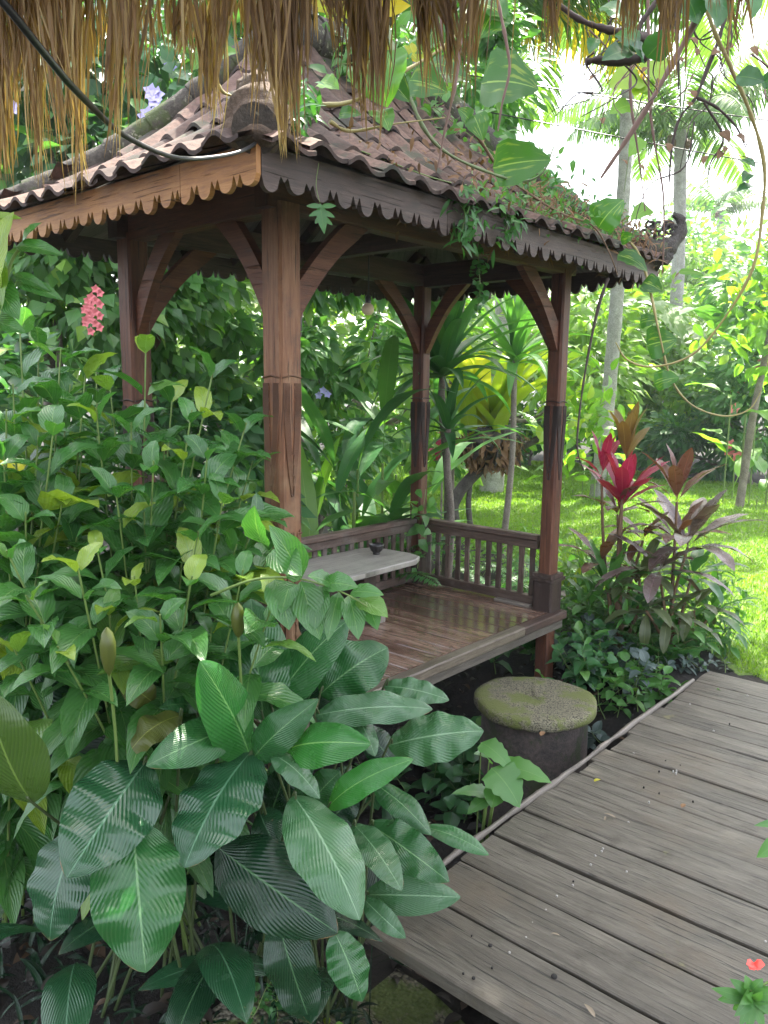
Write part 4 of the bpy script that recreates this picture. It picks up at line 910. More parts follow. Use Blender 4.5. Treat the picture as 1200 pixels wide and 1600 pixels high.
for ci in (0, 1):                                              # the darker leaves inside each clump
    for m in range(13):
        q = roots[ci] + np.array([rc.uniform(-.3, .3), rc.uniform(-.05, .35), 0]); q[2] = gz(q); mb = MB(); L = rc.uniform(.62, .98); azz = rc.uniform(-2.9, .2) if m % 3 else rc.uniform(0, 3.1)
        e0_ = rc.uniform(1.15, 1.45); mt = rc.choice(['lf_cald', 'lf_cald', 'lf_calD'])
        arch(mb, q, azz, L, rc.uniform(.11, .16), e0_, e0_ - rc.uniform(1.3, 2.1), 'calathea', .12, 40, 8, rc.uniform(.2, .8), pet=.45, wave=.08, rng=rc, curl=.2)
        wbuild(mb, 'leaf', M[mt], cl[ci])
for ci in (0, 1): wbuild(pet[ci], 'leaf_stalk', M['stalk'], cl[ci])
# flower buds on tall stalks
for (x, y, h, d0, x2, y2) in ((168, 1000, 62, 2.0, 182, 1170), (372, 960, 40, 2.2, 380, 1140)):
    mb = MB(); c = at(x, y, d0); k = d0 / FPX; lathe(mb, (0, 0, 0), [(.001, -h * k), (.012, -h * k * .8), (.02, -h * .45 * k), (.021, -.1 * h * k), (.014, .02), (.002, .035)], 14)
    o = mb.build('flower_bud', M['lf_calol']); put_loc = c; o.location = c - np.array(cl[0].location if x < 300 else cl[1].location); o.parent = cl[0] if x < 300 else cl[1]
    mb = MB(); e = at(x2, y2, d0 + .1); tube(mb, [c - UPV * h * k * .9, (c + e) / 2 - UPV * .02, e, e - UPV * .3], .0045, 6); wbuild(mb, 'bud_stalk', M['stem'], cl[0] if x < 300 else cl[1])
# ------------------------------------------------------------------ foreground shrubs
def tops(L, d): return [at(x, y, d + dd) for x, y, dd in L]
bushy('glossy_shrub', 'tall glossy green shrub with upright shoots left of the front post', 'shrub', (-.95, 2.95, gz((-.95, 2.95))), tops([(228, 530, .1), (335, 570, 0), (300, 640, -.1), (385, 660, .1), (150, 640, -.1), (270, 610, .25), (240, 720, -.25), (350, 770, -.2), (395, 720, .2), (310, 830, -.3), (405, 800, 0), (180, 760, -.3), (430, 850, .05), (170, 590, .2), (255, 680, .1), (325, 700, -.2), (205, 660, -.1), (370, 850, -.1), (285, 860, -.2), (225, 800, -.2)], 2.75), 'lf_shrub', .275, .112, 13, 31, t0=.18, young=.97)
bushy('glossy_shrub', 'dense glossy green shrub at the left edge below the tiled roof', 'shrub', (-1.35, 2.75, gz((-1.35, 2.75))), tops([(30, 500, .2), (95, 545, .1), (20, 600, 0), (60, 680, -.1), (110, 600, .3), (5, 700, -.2), (100, 770, -.2), (40, 800, -.3), (-30, 560, .1), (130, 690, .1), (-40, 660, 0), (70, 600, .4), (60, 520, .3), (135, 570, .1), (10, 640, -.1), (85, 660, -.2), (120, 840, -.2), (60, 880, -.3), (-10, 760, -.2)], 2.7), 'lf_shrub', .28, .118, 13, 32, t0=.15, young=.97)
bushy('glossy_shrub', 'low arching glossy shrub above the large pleated leaves', 'shrub', (-.75, 2.6, gz((-.75, 2.6))), tops([(300, 900, -.1), (210, 900, 0), (120, 880, -.2), (250, 960, -.2), (90, 1010, -.3), (40, 930, -.2), (380, 890, 0), (170, 950, -.1), (330, 980, .1), (10, 860, -.1), (430, 930, -.1), (20, 1010, -.2), (150, 850, 0)], 2.35), 'lf_shrub', .23, .095, 11, 33, t0=.35, tint=(.42, .2))
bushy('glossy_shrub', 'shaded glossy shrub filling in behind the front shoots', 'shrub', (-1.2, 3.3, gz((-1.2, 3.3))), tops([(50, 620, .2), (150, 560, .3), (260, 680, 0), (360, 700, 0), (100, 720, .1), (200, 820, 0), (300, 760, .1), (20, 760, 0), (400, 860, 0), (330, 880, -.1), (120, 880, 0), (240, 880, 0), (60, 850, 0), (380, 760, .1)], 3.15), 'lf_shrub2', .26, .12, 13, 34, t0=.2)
# leafy twig in front of the platform
r = np.random.RandomState(41); tw = empty('leafy_twig', at(330, 930, 2.3), 0, 'leafy twig reaching across the front post towards the platform', 'plant'); a, b = MB(), MB()
tube(b, [at(330, 930, 2.3), at(400, 905, 2.2), at(470, 905, 2.15), (at(540, 928, 2.12)), at(585, 955, 2.1)], [.005, .004, .003, .0025, .002], 6)
for bx, by, tx, ty, wd, tn in [(505,912,560,918,34,.5),(470,906,420,820,48,.4),(412,850,398,790,46,.4),(425,860,472,900,46,.6),(430,905,452,985,50,.35),(470,908,500,1000,46,.5),(500,915,492,985,40,.35),(530,925,512,1002,26,.5),(545,930,560,1000,34,.6),(560,935,606,965,36,.85),(548,926,600,930,26,.7),(520,915,480,900,30,.4),(455,910,440,960,34,.4),(575,945,590,985,26,.7)]:
    leaves(a, at(bx, by, 2.15), at(tx, ty, 2.08), (r.uniform(-.3, .3), -.7, .7), pxm(wd, 2.12) * 1.15, 'ovate', .08, .25, 8, 4, tn, wave=.1, rng=r)
wbuild(a, 'foliage', M['lf_shrub'], tw); wbuild(b, 'stem', M['stem'], tw)
# near twig at the left edge
tw = empty('leafy_twig', at(-40, 520, 1.3), 0, 'bright young twig poking in at the left edge under the roof corner', 'plant'); a, b = MB(), MB()
tube(b, [at(-40, 520, 1.3), at(0, 460, 1.3), at(22, 400, 1.3), at(50, 375, 1.3)], [.004, .003, .0025, .002], 6)
for bx, by, tx, ty, wd, tn in [(-10,470,22,330,52,1.),(-20,345,35,342,16,.95),(25,385,100,400,24,.5),(35,380,65,348,16,.6),(20,430,78,455,18,.4),(-10,440,30,500,40,.5),(0,400,-10,520,44,.9),(25,440,100,470,24,.4),(-20,500,40,520,30,.6)]:
    leaves(a, at(bx, by, 1.3), at(tx, ty, 1.27), (r.uniform(-.2, .2), -.8, .5), pxm(wd, 1.3) * 1.1, 'ovate', .08, .25, 8, 4, tn, wave=.1, rng=r)
wbuild(a, 'foliage', M['lf_shrub'], tw); wbuild(b, 'stem', M['stem'], tw)
# red flowered plant bottom right, plus green leaf at the right edge
root = onz(1290, 1640, .107); tw = empty('flowering_plant', root, 0, 'small plant with a red flower leaning in at the bottom right over the boardwalk', 'plant'); a, b = MB(), MB(); c = at(1172, 1548, 1.9)
tube(b, [root, (root + c) / 2 + UPV * .12, c], [.005, .004, .003], 6); r = np.random.RandomState(43)
for an in np.linspace(0, 12.5, 22)[:-1]: leaves(a, c - UPV * .03 * r.rand(), c + np.array([math.cos(an) * .09 * r.uniform(.6, 1.1), -.02 + .04 * math.sin(an * .5), math.sin(an) * .06 - .02]), (0, -.8, .6), .03, 'ovate', .12, .2, 6, 4, r.uniform(.2, .7), wave=.1, rng=r)
wbuild(a, 'foliage', M['lf_mid'], tw); wbuild(b, 'stem', M['stem'], tw); a = MB()
for an in np.linspace(.3, 6.58, 6)[:-1]: leaves(a, at(1178, 1505, 1.88), at(1178, 1505, 1.88) + np.array([math.cos(an) * .026, -.01, math.sin(an) * .012]), (0, -.6, .8), .022, 'round', .1, .1, 3, 2, .5)
wbuild(a, 'flower', M['flower_red'], tw)
root = onz(1330, 1450, .107); tw = empty('leafy_twig', root, 0, 'green leaf tip entering over the boardwalk at the right edge', 'plant'); a, b = MB(), MB()
tube(b, [root, at(1260, 1330, 2.3), at(1215, 1310, 2.2)], .003, 6); leaves(a, at(1225, 1305, 2.2), at(1182, 1340, 2.18), (0, -.8, .6), .05, 'ovate', .1, .2, 6, 4, .5); leaves(a, at(1235, 1290, 2.2), at(1178, 1290, 2.18), (0, -.6, .8), .03, 'ovate', .1, .2, 6, 4, .3)
wbuild(a, 'foliage', M['lf_mid'], tw); wbuild(b, 'stem', M['stem'], tw)
# broad plant growing over the boardwalk edge beside the drum
c = at(765, 1240, 3.1); root = np.array([c[0] - .05, c[1] + .05, gz((c[0] - .05, c[1] + .05))]); tw = empty('edge_plant', root, 0, 'plant with wide crinkled leaves lying over the boardwalk edge beside the drum', 'plant'); a, b = MB(), MB(); r = np.random.RandomState(44)
for bx, by, tx, ty, wd, d0, d1, tn in [(768,1200,812,1262,60,3.0,2.9,.4),(752,1160,800,1205,34,3.1,3.0,.6),(782,1198,862,1224,38,3.05,2.95,.75),(770,1245,706,1240,26,3.05,2.95,.5),(775,1235,768,1262,34,3.0,2.95,.6),(764,1190,740,1178,20,3.2,3.1,.4),(760,1250,730,1272,22,3.0,2.95,.4),(775,1232,800,1222,24,3.0,2.95,.9)]:
    P0 = at(bx, by, d0); leaves(a, P0, at(tx, ty, d1), (r.uniform(-.1, .1), -.5, .9), pxm(wd, d0) * 1.15, 'heart', .12, .15, 10, 6, tn, wave=.18, rng=r, wk=5); tube(b, [root, (root + P0) / 2 + np.array([0, 0, .03]), P0], .003, 5)
wbuild(a, 'foliage', M['lf_mid'], tw); wbuild(b, 'stem', M['stem'], tw)

# ------------------------------------------------------------------ dark litter and low growth on the soil
r = np.random.RandomState(50); n = 2600
u_ = r.uniform(-3.2, 2.4, n); v_ = r.uniform(-1.0, 2.2, n); k = ~((u_ < .1) & (v_ < -.62)); u_, v_ = u_[k], v_[k]; n = len(u_)
P = NP + u_[:, None] * uu + v_[:, None] * vv; P[:, 2] = ground_z(P[:, 0], P[:, 1]) + r.uniform(.003, .03, n); d = rdir(r, n, -.1, .35); L = r.uniform(.03, .11, n)
mb = MB(); leaves(mb, P, P + d * L[:, None], norm(UPV + r.normal(0, .4, (n, 3))), L * .45, 'ovate', .15, .3, 4, 2, r.rand(n)); tag(mb.build('leaf_litter', M['litter']), kind='stuff')
n = 1500; P = NP + r.uniform(-2.6, -.2, (n, 1)) * uu + r.uniform(-1.0, 1.2, (n, 1)) * vv; P[:, 2] = ground_z(P[:, 0], P[:, 1]); mb = MB()
arch(mb, P, r.uniform(0, 6.28, n), r.uniform(.05, .2, n), r.uniform(.008, .025, n), r.uniform(.4, 1.4, n), r.uniform(-.6, .3, n), 'lance', .3, 5, 2, r.uniform(0, .5, n)); tag(mb.build('ground_cover', M['lf_cald']), kind='stuff')
# sprigs near the pebbles
for x, y, lb, sd_ in ((545, 1570, 'yellow green seedling beside the pebbled patch', 1), (700, 1560, 'tiny pale weed growing between the pebbles and the boardwalk', 2), (430, 1560, 'small round leaved creeper on the dark soil', 3), (30, 1300, 'mottled light green sprig at the left edge above the soil', 4)):
    zc = -.16; c = onz(x, y + 20, zc); r = np.random.RandomState(sd_); c[2] = gz(c)
    bushy('seedling', lb, 'plant', c, [c + np.array([r.uniform(-.06, .06), r.uniform(-.06, .02), r.uniform(.05, .13)]) * (1 if sd_ != 4 else 1.6) for _ in range(4)], 'lf_light' if sd_ != 3 else 'lf_fern', .045 if sd_ != 4 else .10, .024 if sd_ != 4 else .045, 4, 60 + sd_, t0=.3, rs=.0018)

# ------------------------------------------------------------------ growth between drum, platform and lawn
def ground_at(px, py, z=0):
    p = onz(px, py, z)
    for _ in range(6): p = onz(px, py, gz(p))
    return p
def creeping(name, label, px, py, w_, h_, n, mat, LL, asp, seed, kind='ovate', hgt=.12, cat='ground plant', e=(.1, 1.1), tint=(.4, .2), fl=None):
    r = np.random.RandomState(seed); c = ground_at(px, py); t = empty(name, c, 0, label, cat); k_ = c[1] / FPX
    st = max(3, n // 9); S0 = c + np.stack([r.normal(0, w_ * k_ * .3, st), r.normal(0, h_ * k_ * .6, st), 0 * np.arange(st)], -1); S0[:, 2] = ground_z(S0[:, 0], S0[:, 1])
    a, b = MB(), MB()
    for q in S0:
        tp = q + np.array([r.normal(0, hgt * .4), r.normal(0, hgt * .4), hgt * r.uniform(.5, 1.2)]); stem_leaves(a, b, [q, (q + tp) / 2 + r.normal(0, .01, 3), tp], r, LL, LL * asp, 4, t0=.15, kind=kind, rs=.003, e_top=.6, e_low=-.1, tint=tint, nl=6, sag=.15, wave=.05)
    wbuild(a, 'foliage', M[mat], t); wbuild(b, 'stem', M['stem'], t); return t
creeping('silver_leaf_plant', 'blue grey leaved plants behind the drum lid', 935, 1045, 130, 70, 180, 'lf_purple', .12, .6, 71, hgt=.26)
creeping('silver_leaf_plant', 'grey purple low plant at the far end of the boardwalk edge', 1085, 1050, 100, 25, 70, 'lf_purple', .085, .5, 72, hgt=.10)
creeping('heart_leaf_plant', 'dark heart leaved plant in the shade under the platform edge', 770, 1085, 150, 80, 170, 'lf_dark', .15, .75, 73, kind='heart', hgt=.30)
creeping('heart_leaf_plant', 'bright heart leaves above the drum by the platform corner', 838, 1035, 40, 20, 22, 'lf_mid', .11, .7, 74, kind='heart', hgt=.30)
creeping('heart_leaf_plant', 'light green leaves right of the drum beside the boardwalk', 965, 1060, 90, 40, 90, 'lf_mid', .09, .6, 75, kind='heart', hgt=.18)
creeping('narrow_leaf_plant', 'narrow leaved plant at the foot of the right post', 890, 1010, 100, 60, 260, 'lf_mid', .15, .26, 76, kind='lance', hgt=.50)
creeping('narrow_leaf_plant', 'dark narrow leaves beneath the red cordyline', 970, 1000, 170, 60, 420, 'lf_mid', .17, .3, 77, kind='lance', hgt=.62)
creeping('heart_leaf_plant', 'dense low leaves between the cordylines and the boardwalk', 1030, 1020, 170, 50, 380, 'lf_mid', .13, .45, 78, kind='ovate', hgt=.42)
creeping('heart_leaf_plant', 'small dark leaves in the gap left of the drum', 690, 1120, 110, 110, 130, 'lf_dark', .15, .8, 79, kind='heart', hgt=.3)
creeping('heart_leaf_plant', 'leaves crowding the boardwalk edge right of the drum', 985, 1092, 120, 50, 150, 'lf_mid', .11, .6, 401, kind='ovate', hgt=.2)
creeping('heart_leaf_plant', 'dark leaves behind the right side of the drum', 930, 1075, 80, 50, 110, 'lf_dark', .12, .7, 402, kind='heart', hgt=.28)
creeping('silver_leaf_plant', 'dusky grey leaves between the drum and the boardwalk edge', 960, 1120, 50, 50, 70, 'lf_purple', .11, .6, 403, hgt=.2)
creeping('heart_leaf_plant', 'broad leaves hanging in the shade below the front of the platform', 800, 1030, 150, 40, 90, 'lf_dark', .16, .75, 404, kind='heart', hgt=.32)
for k, (px, py, L, lb, sd_) in enumerate([(1030, 1040, .42, 'bright fern beside the end of the boardwalk', 81), (985, 1020, .40, 'small fern behind the drum among grey leaves', 82), (1060, 1025, .36, 'low fern in front of the dark cordyline', 84)]):
    fern('fern', lb, ground_at(px, py), 11, L, .075, .017, sd_, e0=(.9, 1.3), e1=(-.4, .2))
# cordylines
def cordyline(label, px, py, Yd, ros, seed, leafL=.42, W=.088):
    r = np.random.RandomState(seed); c = at(px, py, Yd); root = np.array([c[0], Yd, gz((c[0], Yd))]); t = empty('cordyline', root, 0, label, 'cordyline'); S = MB()
    for (x, y, dd, n, L, mt, ein, eout, dr) in ros:
        q = at(x, y, Yd + dd); a = MB(); rosette(a, q, n, L, W * L / leafL, r, ein, eout, dr, tint=.45); wbuild(a, 'leaf_rosette', M[mt], t)
        m = (root + q) / 2 + r.normal(0, .03, 3); tube(S, [root, m, q - UPV * .02], [.013, .011, .009], 7, 5)
    wbuild(S, 'stem', M['brown_stem'], t); return t
M['lf_cordt'] = L_('bronze_leaf', (.12, .06, .03), (.20, .13, .05), (.30, .10, .08), trans=.4, rib=(.3, .2, .1), veins=16, rough=.35)
M['lf_cordg'] = L_('grey_purple_leaf', (.075, .045, .048), (.12, .085, .08), (.16, .13, .08), trans=.18, rib=(.28, .16, .2), veins=18, rough=.28, spec=.8)
M['lf_cordo'] = L_('olive_leaf', (.06, .08, .03), (.10, .13, .06), (.16, .15, .07), trans=.25, rib=(.2, .22, .1), veins=16, rough=.35)
cordyline('tall cordyline with magenta and bronze leaves by the right post', 968, 990, 5.35, [(978, 715, 0, 9, .40, 'lf_cordt', 1.4, .9, .5), (972, 785, 0, 14, .44, 'lf_pink', 1.35, .35, .6), (940, 740, .05, 5, .34, 'lf_pink', 1.3, .6, .5), (965, 800, .08, 9, .42, 'lf_cord', .9, .2, 1.0), (940, 880, 0, 9, .38, 'lf_cord', .9, .1, 1.1), (950, 920, -.1, 12, .40, 'lf_mid', 1.2, .3, 1.0), (1000, 900, 0, 14, .42, 'lf_cordo', .9, 0, 1.2), (985, 960, 0, 14, .38, 'lf_dark', .9, 0, 1.4), (1005, 840, .1, 8, .36, 'lf_cord', .8, 0, 1.2), (920, 950, 0, 10, .36, 'lf_mid', 1.1, .2, 1.2)], 91)
cordyline('dark purple cordyline with large drooping glossy leaves on the right', 1050, 1010, 5.25, [(1058, 780, 0, 10, .42, 'lf_cord', 1.3, .5, .7), (1055, 840, .1, 9, .42, 'lf_cord', .8, .1, 1.), (1080, 900, .1, 12, .40, 'lf_dark', .9, 0, 1.2), (1110, 960, .1, 12, .38, 'lf_mid', 1., .1, 1.2), (1075, 850, 0, 14, .54, 'lf_cordg', .9, -.05, .9), (1030, 890, -.1, 9, .48, 'lf_cordg', .7, -.3, 1.2), (1045, 960, -.1, 10, .38, 'lf_cordo', .5, -.5, 1.4), (1085, 950, 0, 9, .36, 'lf_cordo', .7, -.2, 1.4), (1010, 950, -.15, 8, .38, 'lf_cordo', .4, -.5, 1.3)], 92)
bushy('leafy_bush', 'thin leaved green bush on the lawn side of the cordylines', 'shrub', ground_at(1105, 1010), tops([(1120, 880, 0), (1150, 900, .1), (1090, 870, .2), (1170, 930, .1), (1130, 950, 0), (1070, 900, .2), (1110, 930, 0), (1160, 970, 0)], 5.4), 'lf_mid', .16, .03, 12, 93, t0=.2, kind='lance', rs=.004)
bushy('leafy_bush', 'bright green bush between the right post and the cordylines', 'shrub', ground_at(920, 960), tops([(895, 830, 0), (930, 850, .1), (905, 880, -.1), (880, 900, 0), (950, 880, .1), (920, 920, 0), (985, 880, .2), (960, 930, -.1)], 5.7), 'lf_light', .17, .05, 10, 94, t0=.2, kind='lance')
# vines and fern on the roof edge, ivy on the rear post
def clinging(name, label, pts, mat, LL, asp, seed, n, sprd, kind='ovate', cat='plant', stem='stem', hang=.5, tint=(.5, .22), U=(0, -.7, .7)):
    """leaves scattered along a 3-D path"""
    r = np.random.RandomState(seed); Q = smooth_path(pts, 8); t = empty(name, Q[0], 0, label, cat); a, b = MB(), MB(); tube(b, pts, .0028, 5, 6)
    i = r.randint(0, len(Q), n); P = Q[i] + r.normal(0, sprd, (n, 3)); d = norm(rdir(r, n) + np.array([0, 0, -hang])); L = LL * r.uniform(.6, 1.2, n)
    leaves(a, P, P + d * L[:, None], norm(np.array(U) + r.normal(0, .35, (n, 3))), L * asp, kind, .08, .2, 4, 2, np.clip(r.normal(tint[0], tint[1], n), 0, 1), sag=.1)
    wbuild(a, 'foliage', M[mat], t); wbuild(b, 'stem', M[stem], t); return t
RF = lambda x, y, dz=0: NP + uu * x + vv * y + np.array([0, 0, zr(max(0, min(x + ou, LX - (x + ou), y + ov))) + dz])
clinging('ivy', 'heart leaved ivy climbing the rear corner post at the railing', [loc(a_ - .1, b_ - .08, .55), loc(a_ - .08, b_ - .1, .8), loc(a_ - .1, b_ - .12, .95), loc(a_ - .02, b_ - .08, 1.12)], 'lf_mid', .10, .65, 101, 26, .055, 'heart', hang=.5)
clinging('string_vine', 'string of small pale leaves hanging in front of the right post bracket', [at(750, 330, 4.0), at(747, 400, 4.0), at(750, 450, 4.0), at(745, 490, 4.0)], 'lf_fern', .035, .8, 102, 90, .018, 'round')
clinging('roof_creeper', 'tangled green creeper covering the lower right eave tiles', [RF(.7, -.40, .05), RF(1.1, -.36, .06), RF(1.5, -.38, .06), RF(2.0, -.36, .06), RF(2.5, -.3, .06)], 'lf_mid', .042, .45, 103, 480, .05, 'ovate', hang=.7)
clinging('roof_creeper', 'dry dark moss and twigs along the right end of the eave', [RF(1.2, -.33, .05), RF(1.7, -.28, .06), RF(2.2, -.36, .06), RF(2.65, -.38, .05)], 'lf_dead', .07, .12, 104, 1300, .075, 'lance', hang=.2)
clinging('roof_creeper', 'fine leaved fern patch high on the right roof slope', [RF(1.6, -.1, .06), RF(2.0, -.15, .06), RF(2.4, -.25, .06)], 'lf_fern', .045, .4, 105, 700, .08, 'lance', hang=0)
clinging('roof_creeper', 'brown leaf litter caught between the middle roof tiles', [RF(.2, -.25, .05), RF(.6, -.3, .05), RF(1.0, -.2, .05), RF(1.3, .0, .05)], 'lf_dead', .05, .3, 130, 260, .10, 'ovate', hang=0)
clinging('roof_creeper', 'leafy tangle over the dark ridge at the top of the right slope', [RF(.7, .35, .12), RF(1.1, .45, .12), RF(1.6, .2, .12), RF(2.0, -.05, .1)], 'lf_mid', .09, .5, 131, 420, .10, 'heart', hang=.3)
for pts, lb, sd_, n in (([RF(-.30, -.38, .08), RF(-.26, -.36, .15), RF(-.18, -.30, .18)], 'pale leafy plant growing beside the corner stone', 106, 170), ([RF(.62, -.43, .03), RF(.62, -.45, -.05), RF(.60, -.45, -.12)], 'green fern tuft hanging over the front eave', 107, 90), ([RF(.95, -.43, .02), RF(.95, -.45, -.04), RF(.93, -.45, -.08)], 'small creeper trailing over the middle of the front eave', 108, 60)):
    clinging('eave_plant', lb, pts, 'lf_fern', .075, .22, sd_, n, .035, 'lance', hang=.6)
c = at(500, 318, 2.75); t = empty('hanging_leaf', c, 0, 'single lobed leaf hanging on a thread below the front eave', 'leaf'); a, b = MB(), MB()
tube(b, [at(498, 255, 2.75), at(494, 290, 2.75), c], .0012, 5); leaves(a, c, at(507, 366, 2.72), (0, -1, .2), .035, 'lance', .03, .1, 8, 4, .6)
for y0_, x1_, y1_ in ((322, 478, 322), (322, 526, 322), (330, 482, 338), (330, 524, 340), (338, 492, 350), (338, 520, 352)): leaves(a, at(502, y0_, 2.74), at(x1_, y1_, 2.73), (0, -1, .2), .018, 'lance', .03, .1, 5, 2, .6)
wbuild(a, 'leaf_blade', M['lf_fern'], t); wbuild(b, 'stem', M['stem'], t)
# golden pothos scrambling over the roof
def mkvine(name, label, tubes_, lvs, mat, seed, cat='vine', kind='heart', U=(0, -.8, .35)):
    r = np.random.RandomState(seed); t = empty(name, at(*tubes_[0][2][0]), 0, label, cat)
    for (st, rd_, pts) in tubes_:
        mb = MB(); tube(mb, [at(*p) for p in pts], np.linspace(rd_, rd_ * .35, len(pts)), 8, 6, lump=.28, rng=r); wbuild(mb, 'stem', M[st], t)
    if lvs:
        a = MB()
        for (bx, by, tx, ty, wd, dp, tn) in lvs: leaves(a, at(bx, by, dp), at(tx, ty, dp - .04), norm(np.array(U) + r.normal(0, .2, 3)), pxm(wd, dp) * 1.08, kind, .1, .18, 10, 6, tn, wave=.1, rng=r)
        wbuild(a, 'foliage', M[mat], t)
    return t
mkvine('golden_vine', 'thick yellow stemmed vine with variegated leaves crossing over the tiles', [('yellow_stem', .011, [(440, 105, 2.95), (470, 140, 2.95), (505, 163, 3.0), (560, 155, 3.05), (620, 118, 3.1), (690, 75, 3.2), (735, 25, 3.3), (760, -40, 3.4)]), ('yellow_stem', .007, [(515, 190, 3.0), (548, 205, 3.05), (620, 193, 3.1), (695, 184, 3.2)]), ('yellow_stem', .010, [(325, 60, 2.7), (328, 100, 2.7), (345, 140, 2.72), (362, 150, 2.75)])],
       [(590, 88, 605, 168, 84, 3.05, .9), (500, 128, 530, 140, 30, 2.95, 1.), (590, 172, 608, 205, 36, 3.05, .9), (530, 178, 565, 180, 20, 3.0, .5), (640, 125, 700, 145, 50, 3.2, .6), (700, 20, 660, 75, 46, 3.3, .8), (715, 60, 700, 20, 55, 3.3, .6), (770, 20, 750, 60, 60, 3.4, .5), (745, 5, 790, 30, 70, 3.4, .6), (640, 60, 625, 40, 30, 3.3, .8), (600, 120, 640, 160, 40, 3.15, .3), (680, 40, 640, 20, 45, 3.3, .7), (335, 80, 300, 110, 34, 2.7, .95), (325, 60, 350, 30, 36, 2.7, .95), (340, 95, 372, 82, 30, 2.7, .9)], 'lf_pothos', 111)
M['stem2'] = plain('pale_green_stem', (.14, .18, .08), .5)
mkvine('golden_vine', 'long green stemmed vine curving down the tiles with broad leaves', [('stem2', .010, [(598, 20, 3.5), (622, 100, 3.4), (640, 150, 3.35), (665, 205, 3.35), (700, 240, 3.4), (760, 268, 3.5), (815, 283, 3.6), (848, 270, 3.6), (865, 230, 3.6)])],
       [(752, 130, 842, 140, 92, 3.7, .35), (770, 262, 862, 250, 62, 3.6, .7), (740, 180, 755, 220, 34, 3.6, .8), (735, 190, 715, 170, 26, 3.6, .8), (660, 120, 735, 125, 60, 3.7, .3)], 'lf_pothos', 112)
mkvine('golden_vine', 'vine with speckled leaves trailing over the far end of the roof', [('brown_stem', .008, [(715, 165, 3.7), (752, 222, 3.8), (792, 276, 3.9), (870, 330, 4.1), (925, 352, 4.3), (950, 390, 4.3), (965, 430, 4.3)]), ('yellow_stem', .008, [(975, 368, 4.4), (1000, 400, 4.4), (1015, 450, 4.3), (1030, 520, 4.2), (1048, 590, 4.2), (1080, 632, 4.2), (1130, 650, 4.2), (1170, 640, 4.2), (1190, 610, 4.2)])],
       [(935, 355, 975, 312, 58, 4.3, .8), (965, 398, 1012, 425, 34, 4.3, .2), (1005, 440, 1035, 455, 28, 4.3, .2), (970, 375, 992, 368, 18, 4.3, .6), (1010, 540, 1058, 530, 48, 4.25, .4), (1022, 600, 1062, 590, 34, 4.2, .7), (1000, 505, 1030, 500, 24, 4.3, .4)], 'lf_pothos', 113)
mkvine('hanging_vine', 'long yellow brown vine looping down the right side', [('yellow_stem', .0075, [(1085, -60, 2.6), (1112, 38, 2.6), (1140, 100, 2.6), (1174, 181, 2.6), (1194, 257, 2.6), (1191, 335, 2.6), (1176, 420, 2.6), (1130, 500, 2.65), (1080, 555, 2.7), (1020, 573, 2.75), (980, 562, 2.8), (962, 535, 2.8)]), ('brown_stem', .006, [(1150, -40, 2.6), (1138, 60, 2.6), (1140, 105, 2.6), (1160, 145, 2.6)])],
       [(1150, 120, 1195, 128, 30, 2.55, .1), (1190, 130, 1225, 120, 24, 2.55, .1), (1100, -30, 1120, 45, 60, 2.5, .3), (1060, -20, 1090, 38, 60, 2.5, .2), (1160, -30, 1175, 30, 40, 2.5, .8), (1155, 250, 1180, 262, 18, 2.6, .1), (1175, 290, 1150, 300, 14, 2.6, .1), (1170, 270, 1160, 285, 16, 2.6, .2)], 'lf_dark', 114, kind='ovate')
mkvine('bare_branch', 'thick bare diagonal branch hanging from the top right', [('grey_root', .012, [(1150, -80, 2.5), (1104, 0, 2.5), (1066, 72, 2.5), (1010, 170, 2.5), (970, 232, 2.5), (939, 278, 2.5)])], [], '', 115, 'branch')
mkvine('dry_branch', 'dark dead branch with withered leaves below the straw fringe', [('dark_stem', .014, [(1010, 62, 2.25), (990, 55, 2.2), (945, 45, 2.2), (905, 30, 2.2), (870, 5, 2.2)]), ('dark_stem', .022, [(1060, -20, 2.25), (1045, 30, 2.25), (1025, 70, 2.25), (1000, 90, 2.25), (965, 96, 2.25), (932, 94, 2.25), (915, 97, 2.25)]), ('dark_stem', .010, [(995, 80, 2.25), (1000, 40, 2.25), (1020, 10, 2.25), (1035, -20, 2.25)])],
       [(1000, 70, 960, 55, 30, 2.2, .1), (985, 80, 940, 95, 30, 2.2, .1), (1010, 90, 1045, 45, 40, 2.2, .2), (940, 10, 985, 40, 40, 2.3, .6), (930, 60, 920, 85, 18, 2.3, .5), (1005, 95, 985, 70, 30, 2.2, .1)], 'lf_dark', 116, 'branch', kind='ovate')
rv_ = np.random.RandomState(19); tgl = []
for m in range(22):
    x0_, y0_ = rv_.uniform(900, 1190), rv_.uniform(-40, 120); dx_, dy_ = rv_.normal(0, 50), rv_.uniform(50, 190); dp_ = rv_.uniform(2.3, 3.4)
    tgl.append((['dark_stem', 'grey_root', 'dark_stem'][m % 3], rv_.uniform(.0018, .0045), [(x0_, y0_, dp_)] + [(x0_ + dx_ * q + rv_.normal(0, 14), y0_ + dy_ * q + rv_.normal(0, 6), dp_ + rv_.normal(0, .04)) for q in (.25, .5, .75, 1.)]))
mkvine('tangled_twigs', 'tangle of thin dark twigs hanging between the thick branches at the top right', tgl, [(x_, y_, x_ + rv_.uniform(-16, 16), y_ + rv_.uniform(6, 18), rv_.uniform(6, 12), 2.8, .3) for x_, y_ in zip(rv_.uniform(920, 1180, 26), rv_.uniform(10, 260, 26))], 'lf_dead', 140, 'twigs', kind='ovate')
